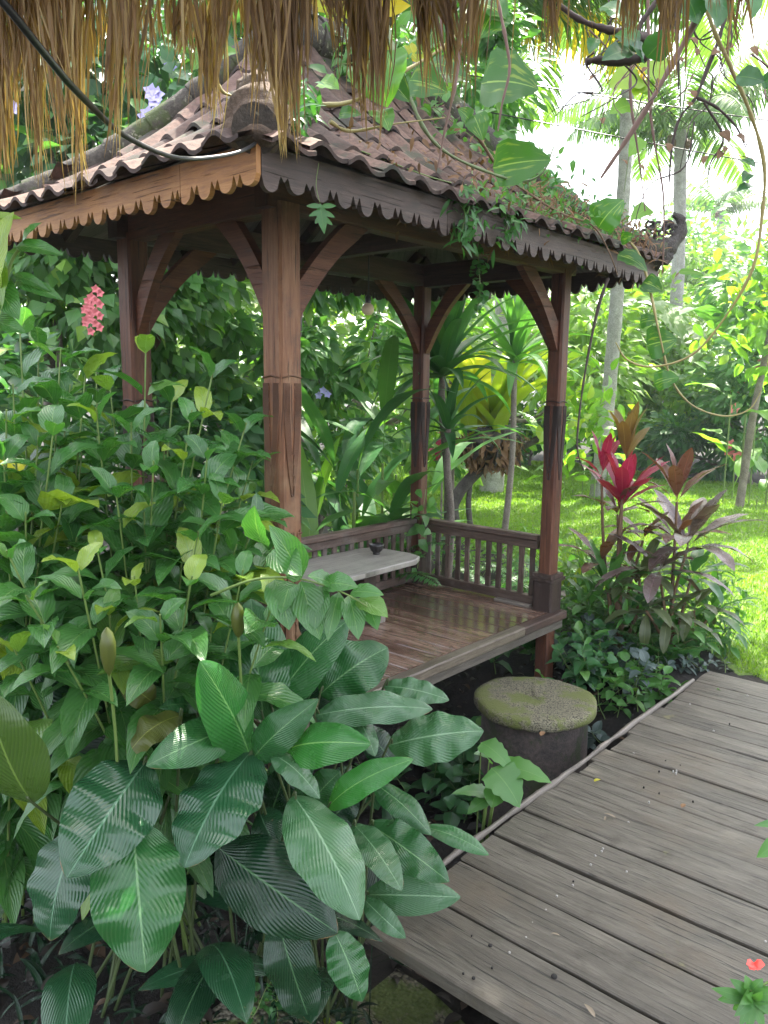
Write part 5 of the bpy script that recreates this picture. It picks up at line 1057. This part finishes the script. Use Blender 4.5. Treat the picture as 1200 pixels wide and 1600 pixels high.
mkvine('twisted_vine', 'black twisted forking vine in front of the palm crown', [('dark_stem', .008, [(1145, -40, 2.8), (1128, 45, 2.8), (1108, 100, 2.8), (1087, 152, 2.8), (1062, 185, 2.8), (1050, 230, 2.8), (1045, 290, 2.8)]), ('dark_stem', .006, [(1087, 152, 2.8), (1120, 168, 2.8), (1150, 198, 2.8), (1165, 230, 2.8)]), ('dark_stem', .004, [(1100, 160, 2.8), (1130, 215, 2.8), (1110, 255, 2.8), (1105, 290, 2.8)]), ('dark_stem', .004, [(1075, 10, 2.8), (1090, 60, 2.8), (1120, 60, 2.8), (1128, 110, 2.8)])],
       [(1160, 245, 1180, 262, 16, 2.8, .1), (1165, 225, 1150, 212, 18, 2.8, .1), (1128, 205, 1140, 222, 14, 2.8, .1)], 'lf_dead', 117)
for k, (pts, rd_, st, lb) in enumerate([
    ([(1012, -40, 3.0), (1013, 60, 3.0), (1014, 150, 3.0), (1022, 220, 3.0), (1036, 300, 3.0), (1037, 380, 3.0), (1034, 430, 3.0)], .006, 'grey_root', 'longest straight root hanging down to the roof corner ornament'),
    ([(986, 90, 3.0), (985, 150, 3.0), (992, 205, 3.0), (1000, 260, 3.0), (1008, 330, 3.0)], .006, 'grey_root', 'brown root hanging in front of the tall palm trunk'),
    ([(1058, -20, 2.7), (1058, 60, 2.7), (1060, 110, 2.7), (1060, 140, 2.7)], .008, 'dark_stem', 'short dark root hanging over the palm crown'),
    ([(950, 435, 4.2), (935, 480, 4.2), (918, 560, 4.2), (906, 640, 4.2), (902, 700, 4.2), (912, 735, 4.2)], .009, 'dark_stem', 'thin dark vine hanging from the eave right of the right post'),
    ([(727, -10, 3.2), (720, 60, 3.2), (712, 130, 3.2), (697, 195, 3.2), (684, 262, 3.2)], .009, 'grey_root', 'reddish brown root reaching down to the roof tiles'),
    ([(775, -10, 2.9), (790, 60, 2.9), (796, 110, 2.9), (785, 160, 2.9), (778, 205, 2.9)], .007, 'grey_root', 'brown root dangling beside the big speckled leaf'),
    ([(678, -20, 3.2), (690, 40, 3.2), (688, 100, 3.2), (700, 135, 3.2)], .006, 'grey_root', 'short brown root above the roof slope'),
    ([(1085, 190, 3.4), (1070, 260, 3.4), (1020, 285, 3.4), (1000, 320, 3.4), (985, 380, 3.4)], .004, 'dark_stem', 'thin wiry vine arching behind the roof corner ornament')]):
    mkvine('aerial_root', lb, [(st, rd_, pts)], [], '', 120 + k, 'root')
mkvine('pale_leaf_vine', 'vine with large pale translucent leaves beside the tall palm trunk', [('stem2', .005, [(1025, 40, 3.6), (1020, 110, 3.6), (1000, 160, 3.6), (985, 230, 3.6), (975, 300, 3.6)])],
       [(1000, 120, 950, 138, 44, 3.6, .9), (1005, 125, 990, 150, 36, 3.6, .9), (1015, 95, 1032, 135, 40, 3.6, .9), (985, 165, 952, 178, 26, 3.6, .8), (1000, 215, 982, 245, 24, 3.6, .8), (1015, 325, 985, 345, 26, 3.6, .7), (1060, 425, 1100, 430, 10, 3.6, .2), (1000, 130, 1018, 150, 30, 3.6, .8)], 'lf_light', 130)
for k, (p, q, lb) in enumerate([((760, 108), (1300, 178), 'upper thin overhead wire crossing the sky'), ((900, 188), (1300, 250), 'lower thin overhead wire crossing behind the palm')]):
    mb = MB(); A, B = at(*p, 9), at(*q, 9); B = B + (B - A) * 2; A = A - (B - A) * .3; tube(mb, [A, (A + B) / 2 - UPV * .15, B], .007, 5, 10); tag(mb.build('overhead_wire', M['cable']), lb, 'wire')
# ------------------------------------------------------------------ plants behind the pavilion
def big_leaf_plant(name, label, root, n, L, W, mat, seed, kind='calathea', ein=1.4, eout=.6, droop=1.2, stalk=.5, cat='plant', az=None, tint=.45, spread=.15, pet_=.25, fold=.25):
    r = np.random.RandomState(seed); root = np.asarray(root, float); t = empty(name, root, 0, label, cat); a = MB()
    A = r.uniform(*az, n) if az else np.arange(n) * 2.4 + r.uniform(-.3, .3, n); f = r.rand(n); B = root + np.stack([r.normal(0, spread, n), r.normal(0, spread, n), r.uniform(0, stalk, n)], -1); B[:, 2] = np.maximum(B[:, 2], root[2])
    e0 = ein + (eout - ein) * f; arch(a, B, A, L * r.uniform(.7, 1.15, n), W * r.uniform(.8, 1.15, n), e0, e0 - droop * r.uniform(.5, 1.2, n), kind, fold, 12, 4, np.clip(tint + r.normal(0, .25, n), 0, 1), pet=pet_, wave=.12, rng=r, curl=.1)
    wbuild(a, 'foliage', M[mat], t); b = MB()
    for q in B[::2]: tube(b, [np.array([q[0], q[1], root[2] - .02]), q + (0, 0, .02)], .012, 6, 2)
    wbuild(b, 'stem', M['stem'], t); return t
def gnd(px, Yd): p = at(px, 700, Yd); return np.array([p[0], Yd, gz(p)])
big_leaf_plant('ginger_plant', 'tall upright broad blade plant right behind the front post', gnd(480, 5.9), 4, 1.7, .15, 'lf_light', 201, az=(.6, 2.4), ein=1.5, eout=1.3, droop=.5, stalk=.4)
big_leaf_plant('ginger_plant', 'dark long leaved plant filling the bay left of the rear post', gnd(560, 6.3), 26, 1.5, .15, 'lf_dark', 202, ein=1.45, eout=1.0, droop=1.6, stalk=1.1)
big_leaf_plant('ginger_plant', 'arching ginger leaves just left of the rear corner post', gnd(620, 6.6), 20, 1.4, .14, 'lf_mid', 203, ein=1.4, eout=.9, droop=1.7, stalk=1.3)
big_leaf_plant('broad_leaf_plant', 'low wide paddle leaves behind the long railing', gnd(525, 5.6), 14, .75, .2, 'lf_cal', 204, ein=1.3, eout=.5, droop=1.1, stalk=.15)
fern('fern', 'large arching fern behind the long railing', gnd(585, 5.85) + [0, 0, .42], 18, .82, .15, .022, 206, e0=(.8, 1.35), e1=(-.5, .1), nlf=34)
fern('fern', 'smaller fern on the lawn side of the short end railing', gnd(775, 6.3) + [0, 0, .05], 13, .6, .10, .018, 207, nlf=28)
fern('fern', 'fern behind the right end of the short railing', gnd(835, 6.9), 11, .6, .10, .018, 208, nlf=28)
creeping('ground_shrub', 'low bright mixed leaves at the foot of the short railing', 740, 900, 180, 50, 260, 'lf_light', .13, .4, 209, hgt=.45)
creeping('ground_shrub', 'low dark leaves beneath the long railing', 560, 880, 220, 50, 220, 'lf_mid', .14, .4, 210, hgt=.4)
creeping('ground_shrub', 'yellow green seedlings where the lawn meets the short railing', 790, 860, 120, 30, 160, 'lf_light', .12, .3, 211, hgt=.3)
# dracaena
def dracaena(label, px, py, Yd, n, L, W, seed, mat='lf_dark', rootx=None):
    r = np.random.RandomState(seed); c = at(px, py, Yd); root = gnd(px + 8 if rootx is None else rootx, Yd); t = empty('dracaena', root, 0, label, 'dracaena'); a = MB(); rosette(a, c, n, L, W, r, 1.45, -.15, 1.1, kind='strap', tint=.35, pet=.0, nl=12, fold=.3, wave=.03, curl=0); wbuild(a, 'leaf_rosette', M[mat], t)
    b = MB(); tube(b, [root, (root + c) / 2 + (.04, 0, 0), c - UPV * .3, c], [.04, .032, .03, .026], 9, 5); wbuild(b, 'trunk', M['bark'], t); return t
dracaena('dracaena with long dark strap leaves between the rear and right posts', 692, 580, 6.4, 44, .95, .12, 221)
dracaena('dracaena with drooping leaves beside the bent tree', 805, 560, 8.4, 30, 1.1, .11, 222, 'lf_mid', 790)
dracaena('smaller dracaena close behind the rear corner post', 700, 670, 6.2, 16, .6, .08, 223, 'lf_dark', 700)
# bent tree with nest fern
r = np.random.RandomState(230); root = ground_at(716, 838); dY = root[1]; t = empty('bent_tree', root, 0, 'small bent bare trunk leaning to the right on the lawn', 'tree'); b = MB()
tube(b, [root - UPV * .05, at(706, 800, dY), at(718, 768, dY), at(748, 735, dY), at(775, 712, dY), at(810, 700, dY), at(850, 680, dY), at(890, 650, dY)], [.10, .085, .075, .07, .06, .05, .04, .03], 10, 5, lump=.05, rng=r)
tube(b, [root + (.18, 0, -.05), at(732, 790, dY), at(736, 740, dY), at(734, 690, dY), at(738, 630, dY)], [.04, .035, .03, .03, .03], 8, 5)
wbuild(b, 'trunk', M['dark_bark'], t); a = MB(); P = at(890, 640, dY) + r.normal(0, .3, (240, 3)); leaves(a, P, P + norm(rdir(r, 240)) * .2, norm(rdir(r, 240) + UPV), .09, 'ovate', .1, .2, 4, 2, r.rand(240)); wbuild(a, 'foliage', M['lf_light'], t)
c = at(765, 690, dY - .1); t = empty('nest_fern', c, 0, 'yellow green nest fern with a dark root ball sitting on the bent trunk', 'fern'); b = MB(); rock(b, c - UPV * .05, (.34, .3, .24), 22, 14, .25, 9); 
for k in range(60):
    d0 = rdir(r, 1)[0] * (.3, .26, .2); d1 = d0 * 1.15 + r.normal(0, .08, 3); tube(b, [c + d0, c + (d0 + d1) / 2 * 1.08, c + d1 - UPV * .06], .012, 5, 3)
wbuild(b, 'root_ball', M['dark_bark'], t)
a = MB(); P = c + rdir(r, 420, -1, .4) * (.38, .34, .3) * r.uniform(.8, 1.1, (420, 1)); leaves(a, P, P + norm(rdir(r, 420) - UPV) * .16, norm(rdir(r, 420)), .05, 'lance', .1, .3, 3, 2, r.rand(420)); wbuild(a, 'dead_leaves', M['lf_dead'], t)
a = MB(); n = 34; arch(a, c + np.stack([r.normal(0, .1, n), r.normal(0, .1, n), r.uniform(.0, .2, n)], -1), np.arange(n) * 2.4, r.uniform(1.1, 1.7, n), .22, r.uniform(.8, 1.4, n), r.uniform(-.1, .9, n), 'strap', .3, 10, 4, r.uniform(.2, 1, n), wave=.1, rng=r); wbuild(a, 'foliage', M['lf_nest'], t)
# left side: wall of climbers, thin trunk, cordyline-red spikes
def C(px, py, Yd): return at(px, py, Yd)
def CL(name, label, px, py, Yd, w_, h_, dep, mat, LL, n, seed, **k): return cloud(name, label, k.pop('cat', 'shrub'), C(px, py, Yd), (pxm(w_, Yd) / 2, dep, pxm(h_, Yd) / 2), mat, LL, n, seed=seed, **k)
lil = lambda pts, Yd: [at(x, y, Yd) for x, y in pts]
CL('climbing_bush', 'high leafy climber with lilac flowers behind the straw fringe', 60, 230, 6.0, 520, 420, .9, 'lf_dark', .15, 3400, 241, kind='heart', aspect=.8, clumps=34, droop=.8, cat='climber', flowers=('flower_lilac', 0, .055, lil([(237, 145), (242, 158), (232, 180), (240, 182), (228, 185), (5, 165), (12, 175), (20, 168), (246, 150)], 5.05)), tint=(.45, .25))
CL('climbing_bush', 'leafy climber rising behind the left roof hip', 330, 150, 7.0, 420, 420, .9, 'lf_mid', .14, 2600, 242, kind='heart', aspect=.75, clumps=26, droop=.8, cat='climber', flowers=('flower_lilac', 8, .06))
CL('climbing_bush', 'broad leaved climber with red flower spikes under the left eave', 90, 480, 5.6, 420, 330, .7, 'lf_mid', .13, 2600, 243, kind='heart', aspect=.75, clumps=26, droop=.8, cat='climber', flowers=('flower_pink', 0, .03, lil([(150 + 8 * math.sin(k * 2.1) , 452 + k * 6) for k in range(12)] + [(138 + 5 * math.sin(k * 1.7), 470 + k * 5) for k in range(8)], 4.8)))
CL('leafy_shrub', 'shrub mass seen between the left and front posts', 330, 590, 6.6, 380, 330, .4, 'lf_mid', .17, 1500, 244, clumps=26, aspect=.55, droop=.6, tint=(.45, .3))
CL('leafy_shrub', 'dark lower shrub behind the left post', 240, 720, 5.8, 420, 260, .7, 'lf_dark', .15, 1700, 245, clumps=20, aspect=.5, droop=.5)
CL('leafy_shrub', 'shrub with lilac flowers in the bay behind the front post', 530, 560, 8.0, 340, 340, .45, 'lf_mid', .19, 1500, 246, clumps=26, aspect=.45, droop=.7, flowers=('flower_lilac', 0, .04, lil([(505, 610), (512, 616), (498, 618)], 7.1)), tint=(.5, .3))
CL('leafy_shrub', 'dim low shrub with white blossoms behind the long railing', 500, 740, 7.4, 260, 170, .8, 'lf_mid', .15, 1200, 247, clumps=16, aspect=.35, droop=.5, flowers=('flower_white', 8, .05))
CL('leafy_shrub', 'dense shrub at the left picture edge beyond the near shoots', 0, 680, 4.6, 300, 300, .6, 'lf_dark', .13, 1500, 248, clumps=16, aspect=.5)
r = np.random.RandomState(7)
CL('yellow_croton', 'yellow and orange leaved plant at the left edge behind the glossy shrub', 25, 760, 3.7, 70, 70, .15, 'lf_yellow', .13, 60, 249, clumps=5, aspect=.4, cat='croton', nbr=3)
b = MB(); t = empty('slender_tree', gnd(262, 6.1), 0, 'slender reddish brown trunk standing behind the left post', 'tree'); tube(b, [gnd(262, 6.1) - UPV * .05, at(258, 650, 6.1), at(250, 500, 6.1), at(255, 300, 6.1)], [.07, .06, .055, .04], 8, 4); wbuild(b, 'trunk', M['brown_stem'], t)
a = MB(); P = at(255, 300, 6.1) + r.normal(0, .4, (300, 3)); leaves(a, P, P + norm(rdir(r, 300)) * .2, norm(rdir(r, 300) + UPV), .1, 'ovate', .1, .2, 4, 2, r.rand(300)); wbuild(a, 'crown', M['lf_mid'], t)
# tree trunk above the roof and its crown
root = gnd(448, 6.8); t = empty('old_tree', root, 0, 'dark rough trunked tree rising behind the roof ridge', 'tree'); b = MB()
tube(b, [root - UPV * .1, at(447, 500, 6.8), at(500, 250, 6.6), at(556, 120, 6.5), at(555, 0, 6.5), at(560, -150, 6.5)], [.17, .14, .15, .16, .16, .14], 12, 5, lump=.07, rng=r); tube(b, [at(562, 120, 6.5), at(610, 20, 6.4), at(680, -60, 6.3)], [.08, .06, .05], 8, 5); tube(b, [at(556, 20, 6.5), at(470, -80, 6.6)], [.09, .06], 8, 5)
wbuild(b, 'trunk', M['dark_bark'], t); a = MB(); n = 500; P = at(580, -130, 6.6) + rdir(r, n) * r.rand(n, 1) ** .4 * (1.3, .8, .5); leaves(a, P, P + norm(rdir(r, n) - UPV * .4) * .22, norm(rdir(r, n) + UPV), .12, 'ovate', .1, .2, 3, 2, r.rand(n)); wbuild(a, 'crown', M['lf_mid'], t)
a = MB(); n = 60; P = at(540, 60, 6.2) + r.normal(0, .3, (n, 3)); leaves(a, P, P + norm(rdir(r, n)) * .28, norm(rdir(r, n) + (0, -.6, .6)), .13, 'ovate', .1, .2, 4, 2, r.rand(n)); wbuild(a, 'foliage', M['lf_yellow'], t)
# trees standing beyond the roof
def TR(label, px, py, Yd, w_, h_, mat, LL, n, seed, **k): return CL('tree', label, px, py, Yd, w_, h_, pxm(w_, Yd) / 2, mat, LL, n, seed, cat='tree', clumps=k.pop('clumps', 24), **k)
TR('open crowned tree seen through the vines above the roof ridge', 720, 150, 10, 280, 260, 'lf_mid', .2, 1900, 251, cr_=.3, droop=.6)
TR('tree crown behind the straw fringe above the left roof', 480, 80, 10, 320, 260, 'lf_mid', .22, 2200, 252)
TR('tall shady tree at the far left behind the climbers', 60, 150, 11, 560, 620, 'lf_dark', .26, 4200, 253, clumps=34)
TR('bushy tree filling the gap behind the left post', 260, 520, 10.5, 500, 420, 'lf_hedge', .24, 3200, 254, clumps=30)
TR('large bushy tree behind the bay between front and rear posts', 560, 560, 13, 460, 400, 'lf_hedge', .26, 3200, 255, clumps=30)
TR('yellow green tree behind the dracaenas', 790, 560, 17, 420, 290, 'lf_hedge', .3, 3600, 256, clumps=30)
TR('sunlit small leaved tree left of the tall palm trunk', 905, 545, 21, 300, 260, 'lf_hedge', .26, 5200, 257, clumps=34)
TR('sunlit small leaved tree right of the tall palm trunk', 1030, 560, 21, 300, 250, 'lf_hedge', .26, 5200, 258, clumps=34)
TR('pale distant tree beyond the roof corner ornament', 1065, 420, 34, 160, 190, 'lf_mid', .4, 1400, 259, clumps=14)
TR('distant yellowish tree on the right skyline', 1150, 440, 30, 260, 160, 'lf_hedge', .4, 2600, 260)
TR('leafy tree at the right edge of the garden', 1230, 520, 16, 220, 420, 'lf_mid', .26, 2600, 261)
TR('far dark tree mass left of the sky gap', 780, 430, 30, 360, 240, 'lf_mid', .4, 2400, 262)
CL('leafy_shrub', 'low shrub band below the sunlit trees beyond the lawn', 930, 670, 20, 360, 110, 1.0, 'lf_mid', .24, 2200, 263, clumps=26)
CL('leafy_shrub', 'dark low shrub at the far edge of the lawn on the right', 1110, 700, 16.5, 220, 130, .9, 'lf_dark', .2, 1800, 264, clumps=18)
CL('leafy_shrub', 'shrub with pink blossoms at the right edge of the lawn', 1185, 640, 15.5, 170, 200, .9, 'lf_mid', .2, 1800, 265, clumps=18, flowers=('flower_pink', 14, .12))
CL('leafy_shrub', 'pale leaved shrub in the middle of the far border', 1060, 650, 17.5, 180, 120, .8, 'lf_light', .2, 1500, 266, clumps=18)
CL('leafy_shrub', 'low dark planting behind the bent tree', 830, 690, 18.5, 320, 90, .9, 'lf_dark', .22, 1800, 267, clumps=20)
CL('leafy_shrub', 'low shrubs closing the lawn behind the rear post', 640, 690, 15, 340, 120, .9, 'lf_mid', .2, 1800, 268, clumps=20, flowers=('flower_pink', 6, .1))
CL('leafy_shrub', 'red leaved patch beside the rear post', 692, 690, 9.5, 30, 50, .2, 'lf_pink', .12, 60, 269, clumps=4, nbr=2)
big_leaf_plant('banana_plant', 'large banana like leaves on the skyline at the right', gnd(1105, 18.0), 20, 2.6, .75, 'lf_light', 271, ein=1.4, eout=.7, droop=1.3, stalk=3.0, spread=.5, cat='banana plant')
big_leaf_plant('banana_plant', 'dark paddle leaves in front of the right skyline trees', gnd(1165, 17.0), 18, 2.3, .7, 'lf_mid', 272, ein=1.4, eout=.6, droop=1.4, stalk=2.6, spread=.5, cat='banana plant')
big_leaf_plant('broad_leaf_plant', 'pale striped leaves at the foot of the tall palm', gnd(920, 13.5), 22, 1.3, .22, 'lf_light', 273, ein=1.3, eout=.3, droop=1.1, stalk=.8, spread=.4)
big_leaf_plant('broad_leaf_plant', 'silvery large leaves at the right border tree', gnd(1180, 13.0), 20, 1.0, .3, 'lf_light', 274, ein=1.2, eout=.2, droop=1.0, stalk=2.4, spread=.35)
b = MB(); t = empty('slender_tree', gnd(1165, 12.5), 0, 'thin leaning pale stem at the right edge of the lawn', 'tree'); tube(b, [gnd(1163, 12.5), at(1175, 660, 12.5), at(1195, 560, 12.5), at(1215, 450, 12.5)], [.07, .06, .05, .04], 8, 4); wbuild(b, 'trunk', M['bark'], t)
a = MB(); P = at(1215, 470, 12.5) + r.normal(0, .5, (300, 3)); leaves(a, P, P + norm(rdir(r, 300)) * .26, norm(rdir(r, 300) + UPV), .13, 'ovate', .1, .2, 4, 2, r.rand(300)); wbuild(a, 'crown', M['lf_light'], t)
palm('coconut_palm', 'tallest palm with grey trunk crossing the sky, its crown above the picture', gnd(940, 13.5), at(985, -90, 13.5), .125, 13, 4.2, 281, e1=(-1.5, -.9), dead=0)
palm('coconut_palm', 'palm with full feathery crown behind the roof corner ornament', gnd(1040, 21), at(1062, 205, 21), .19, 17, 3.6, 282, e1=(-1.2, .3))
palm('coconut_palm', 'palm with drooping yellowed fronds above the right roof slope', gnd(770, 14), at(790, 40, 14), .16, 13, 3.4, 283, e1=(-1.5, -.7), dead=1)
palm('coconut_palm', 'far small palm low on the right skyline', gnd(1125, 40), at(1125, 330, 40), .25, 12, 3.0, 284, e1=(-1.2, .2))
# unseen tree added right of the view to shade the boardwalk and pavilion
r = np.random.RandomState(290); t = empty('added_shade_tree', (7.6, 6.2, 0), 0, 'unseen tall spreading tree added outside the right side to shade the boardwalk', 'tree'); b = MB(); tube(b, [(7.6, 6.2, -.1), (7.4, 6.4, 3), (6.4, 7.2, 6.5), (5, 8, 8.6)], [.35, .28, .2, .1], 12, 5); tube(b, [(6.6, 7.1, 6), (4.5, 6.5, 8.2), (3, 6, 9)], [.15, .1, .05], 8, 4)
wbuild(b, 'trunk', M['bark'], t); a = MB(); n = 15000; cc = np.array((3.9, 6.9, 9.0)) + rdir(r, 60) * r.rand(60, 1) ** .4 * (4.2, 3.6, .9); P = cc[r.randint(0, 60, n)] + rdir(r, n) * r.rand(n, 1) ** .4 * .9
P = P[(P[:, 2] - CAMZ) > P[:, 1] * .50]; n = len(P)
leaves(a, P, P + norm(rdir(r, n) - UPV * .3) * .26, norm(rdir(r, n) * .6 + UPV), .14, 'ovate', .1, .2, 2, 2, r.rand(n)); wbuild(a, 'crown', M['lf_mid'], t)
# grass blades on the lawn
r = np.random.RandomState(300); n = 260000; ang = r.uniform(-.6, .62, n); dd = 4.3 + 15.5 * r.rand(n) ** 1.15; x = dd * np.tan(ang) ; y = dd
k = inpoly(x + .15 * vnoise(x, y, 3, 4), y + .15 * vnoise(x, y, 3, 6), LAWN) & (x < .56 * y + .3); x, y, dd = x[k], y[k], dd[k]; n = len(x)
P = np.stack([x, y, ground_z(x, y) - .003], -1); d = norm(np.stack([r.normal(0, .5, n), r.normal(0, .5, n), np.ones(n)], -1)); h = r.uniform(.02, .055, n) * (1 + .4 * vnoise(x, y, 4, 9)) * (1 + dd * .02)
mb = MB(); leaves(mb, P, P + d * h[:, None], norm(rdir(r, n) * (1, 1, .2)), .006 + .0011 * dd, 'strap', .15, .2, 2, 1, np.clip(.45 + .55 * vnoise(x, y, 1.3, 12) + r.normal(0, .2, n), 0, 1)); tag(mb.build('lawn_grass', M['grass']), kind='stuff')
print('faces', sum(len(o.data.polygons) for o in SC.objects if o.type == 'MESH'))

GR = {'glossy_shrub': 'glossy green shrubs left of the pavilion', 'broad_leaved_plant': 'clumps of large pleated leaves in the foreground', 'fern': 'ferns around the pavilion', 'heart_leaf_plant': 'low heart leaved plants in the shade', 'leafy_shrub': 'shrubs around the garden', 'tree': 'trees around the garden', 'aerial_root': 'roots and vines hanging at the top right', 'golden_vine': 'variegated vines over the roof', 'climbing_bush': 'climbers on the left', 'leafy_twig': 'leafy twigs entering the picture', 'cordyline': 'cordylines beside the right post', 'dracaena': 'dracaenas behind the pavilion', 'ginger_plant': 'ginger plants behind the railing', 'broad_leaf_plant': 'broad leaved garden plants', 'seedling': 'seedlings on the bare soil', 'ground_shrub': 'low plants around the railing', 'silver_leaf_plant': 'grey leaved ground plants', 'narrow_leaf_plant': 'narrow leaved plants by the right post', 'leafy_bush': 'green bushes around the cordylines', 'roof_creeper': 'growth on the roof edge', 'eave_plant': 'small plants rooted on the eave', 'banana_plant': 'banana plants on the skyline', 'slender_tree': 'slender trunks in the background', 'overhead_wire': 'overhead wires'}
for o in list(SC.objects):
    if o.parent is None and 'label' in o and 'group' not in o and o.name.split('.')[0] in GR: o['group'] = GR[o.name.split('.')[0]]
# air between near and far things
me = D.meshes.new('haze'); x0, x1, y0, y1, z0, z1 = -320, 320, -70, 520, -1.6, 22
me.from_pydata([(x, y, z) for z in (z0, z1) for y in (y0, y1) for x in (x0, x1)], [], [(0, 2, 3, 1), (4, 5, 7, 6), (0, 1, 5, 4), (2, 6, 7, 3), (0, 4, 6, 2), (1, 3, 7, 5)])
hz = D.objects.new('haze', me); COL.objects.link(hz); m = D.materials.new('haze_air'); m.use_nodes = True; m.node_tree.nodes.clear()
o_ = m.node_tree.nodes.new('ShaderNodeOutputMaterial'); vo = m.node_tree.nodes.new('ShaderNodeVolumePrincipled'); vo.inputs['Color'].default_value = (.86, .93, 1, 1); vo.inputs['Density'].default_value = .0015; vo.inputs['Anisotropy'].default_value = .3
m.node_tree.links.new(vo.outputs[0], o_.inputs['Volume']); me.materials.append(m); tag(hz, kind='stuff')
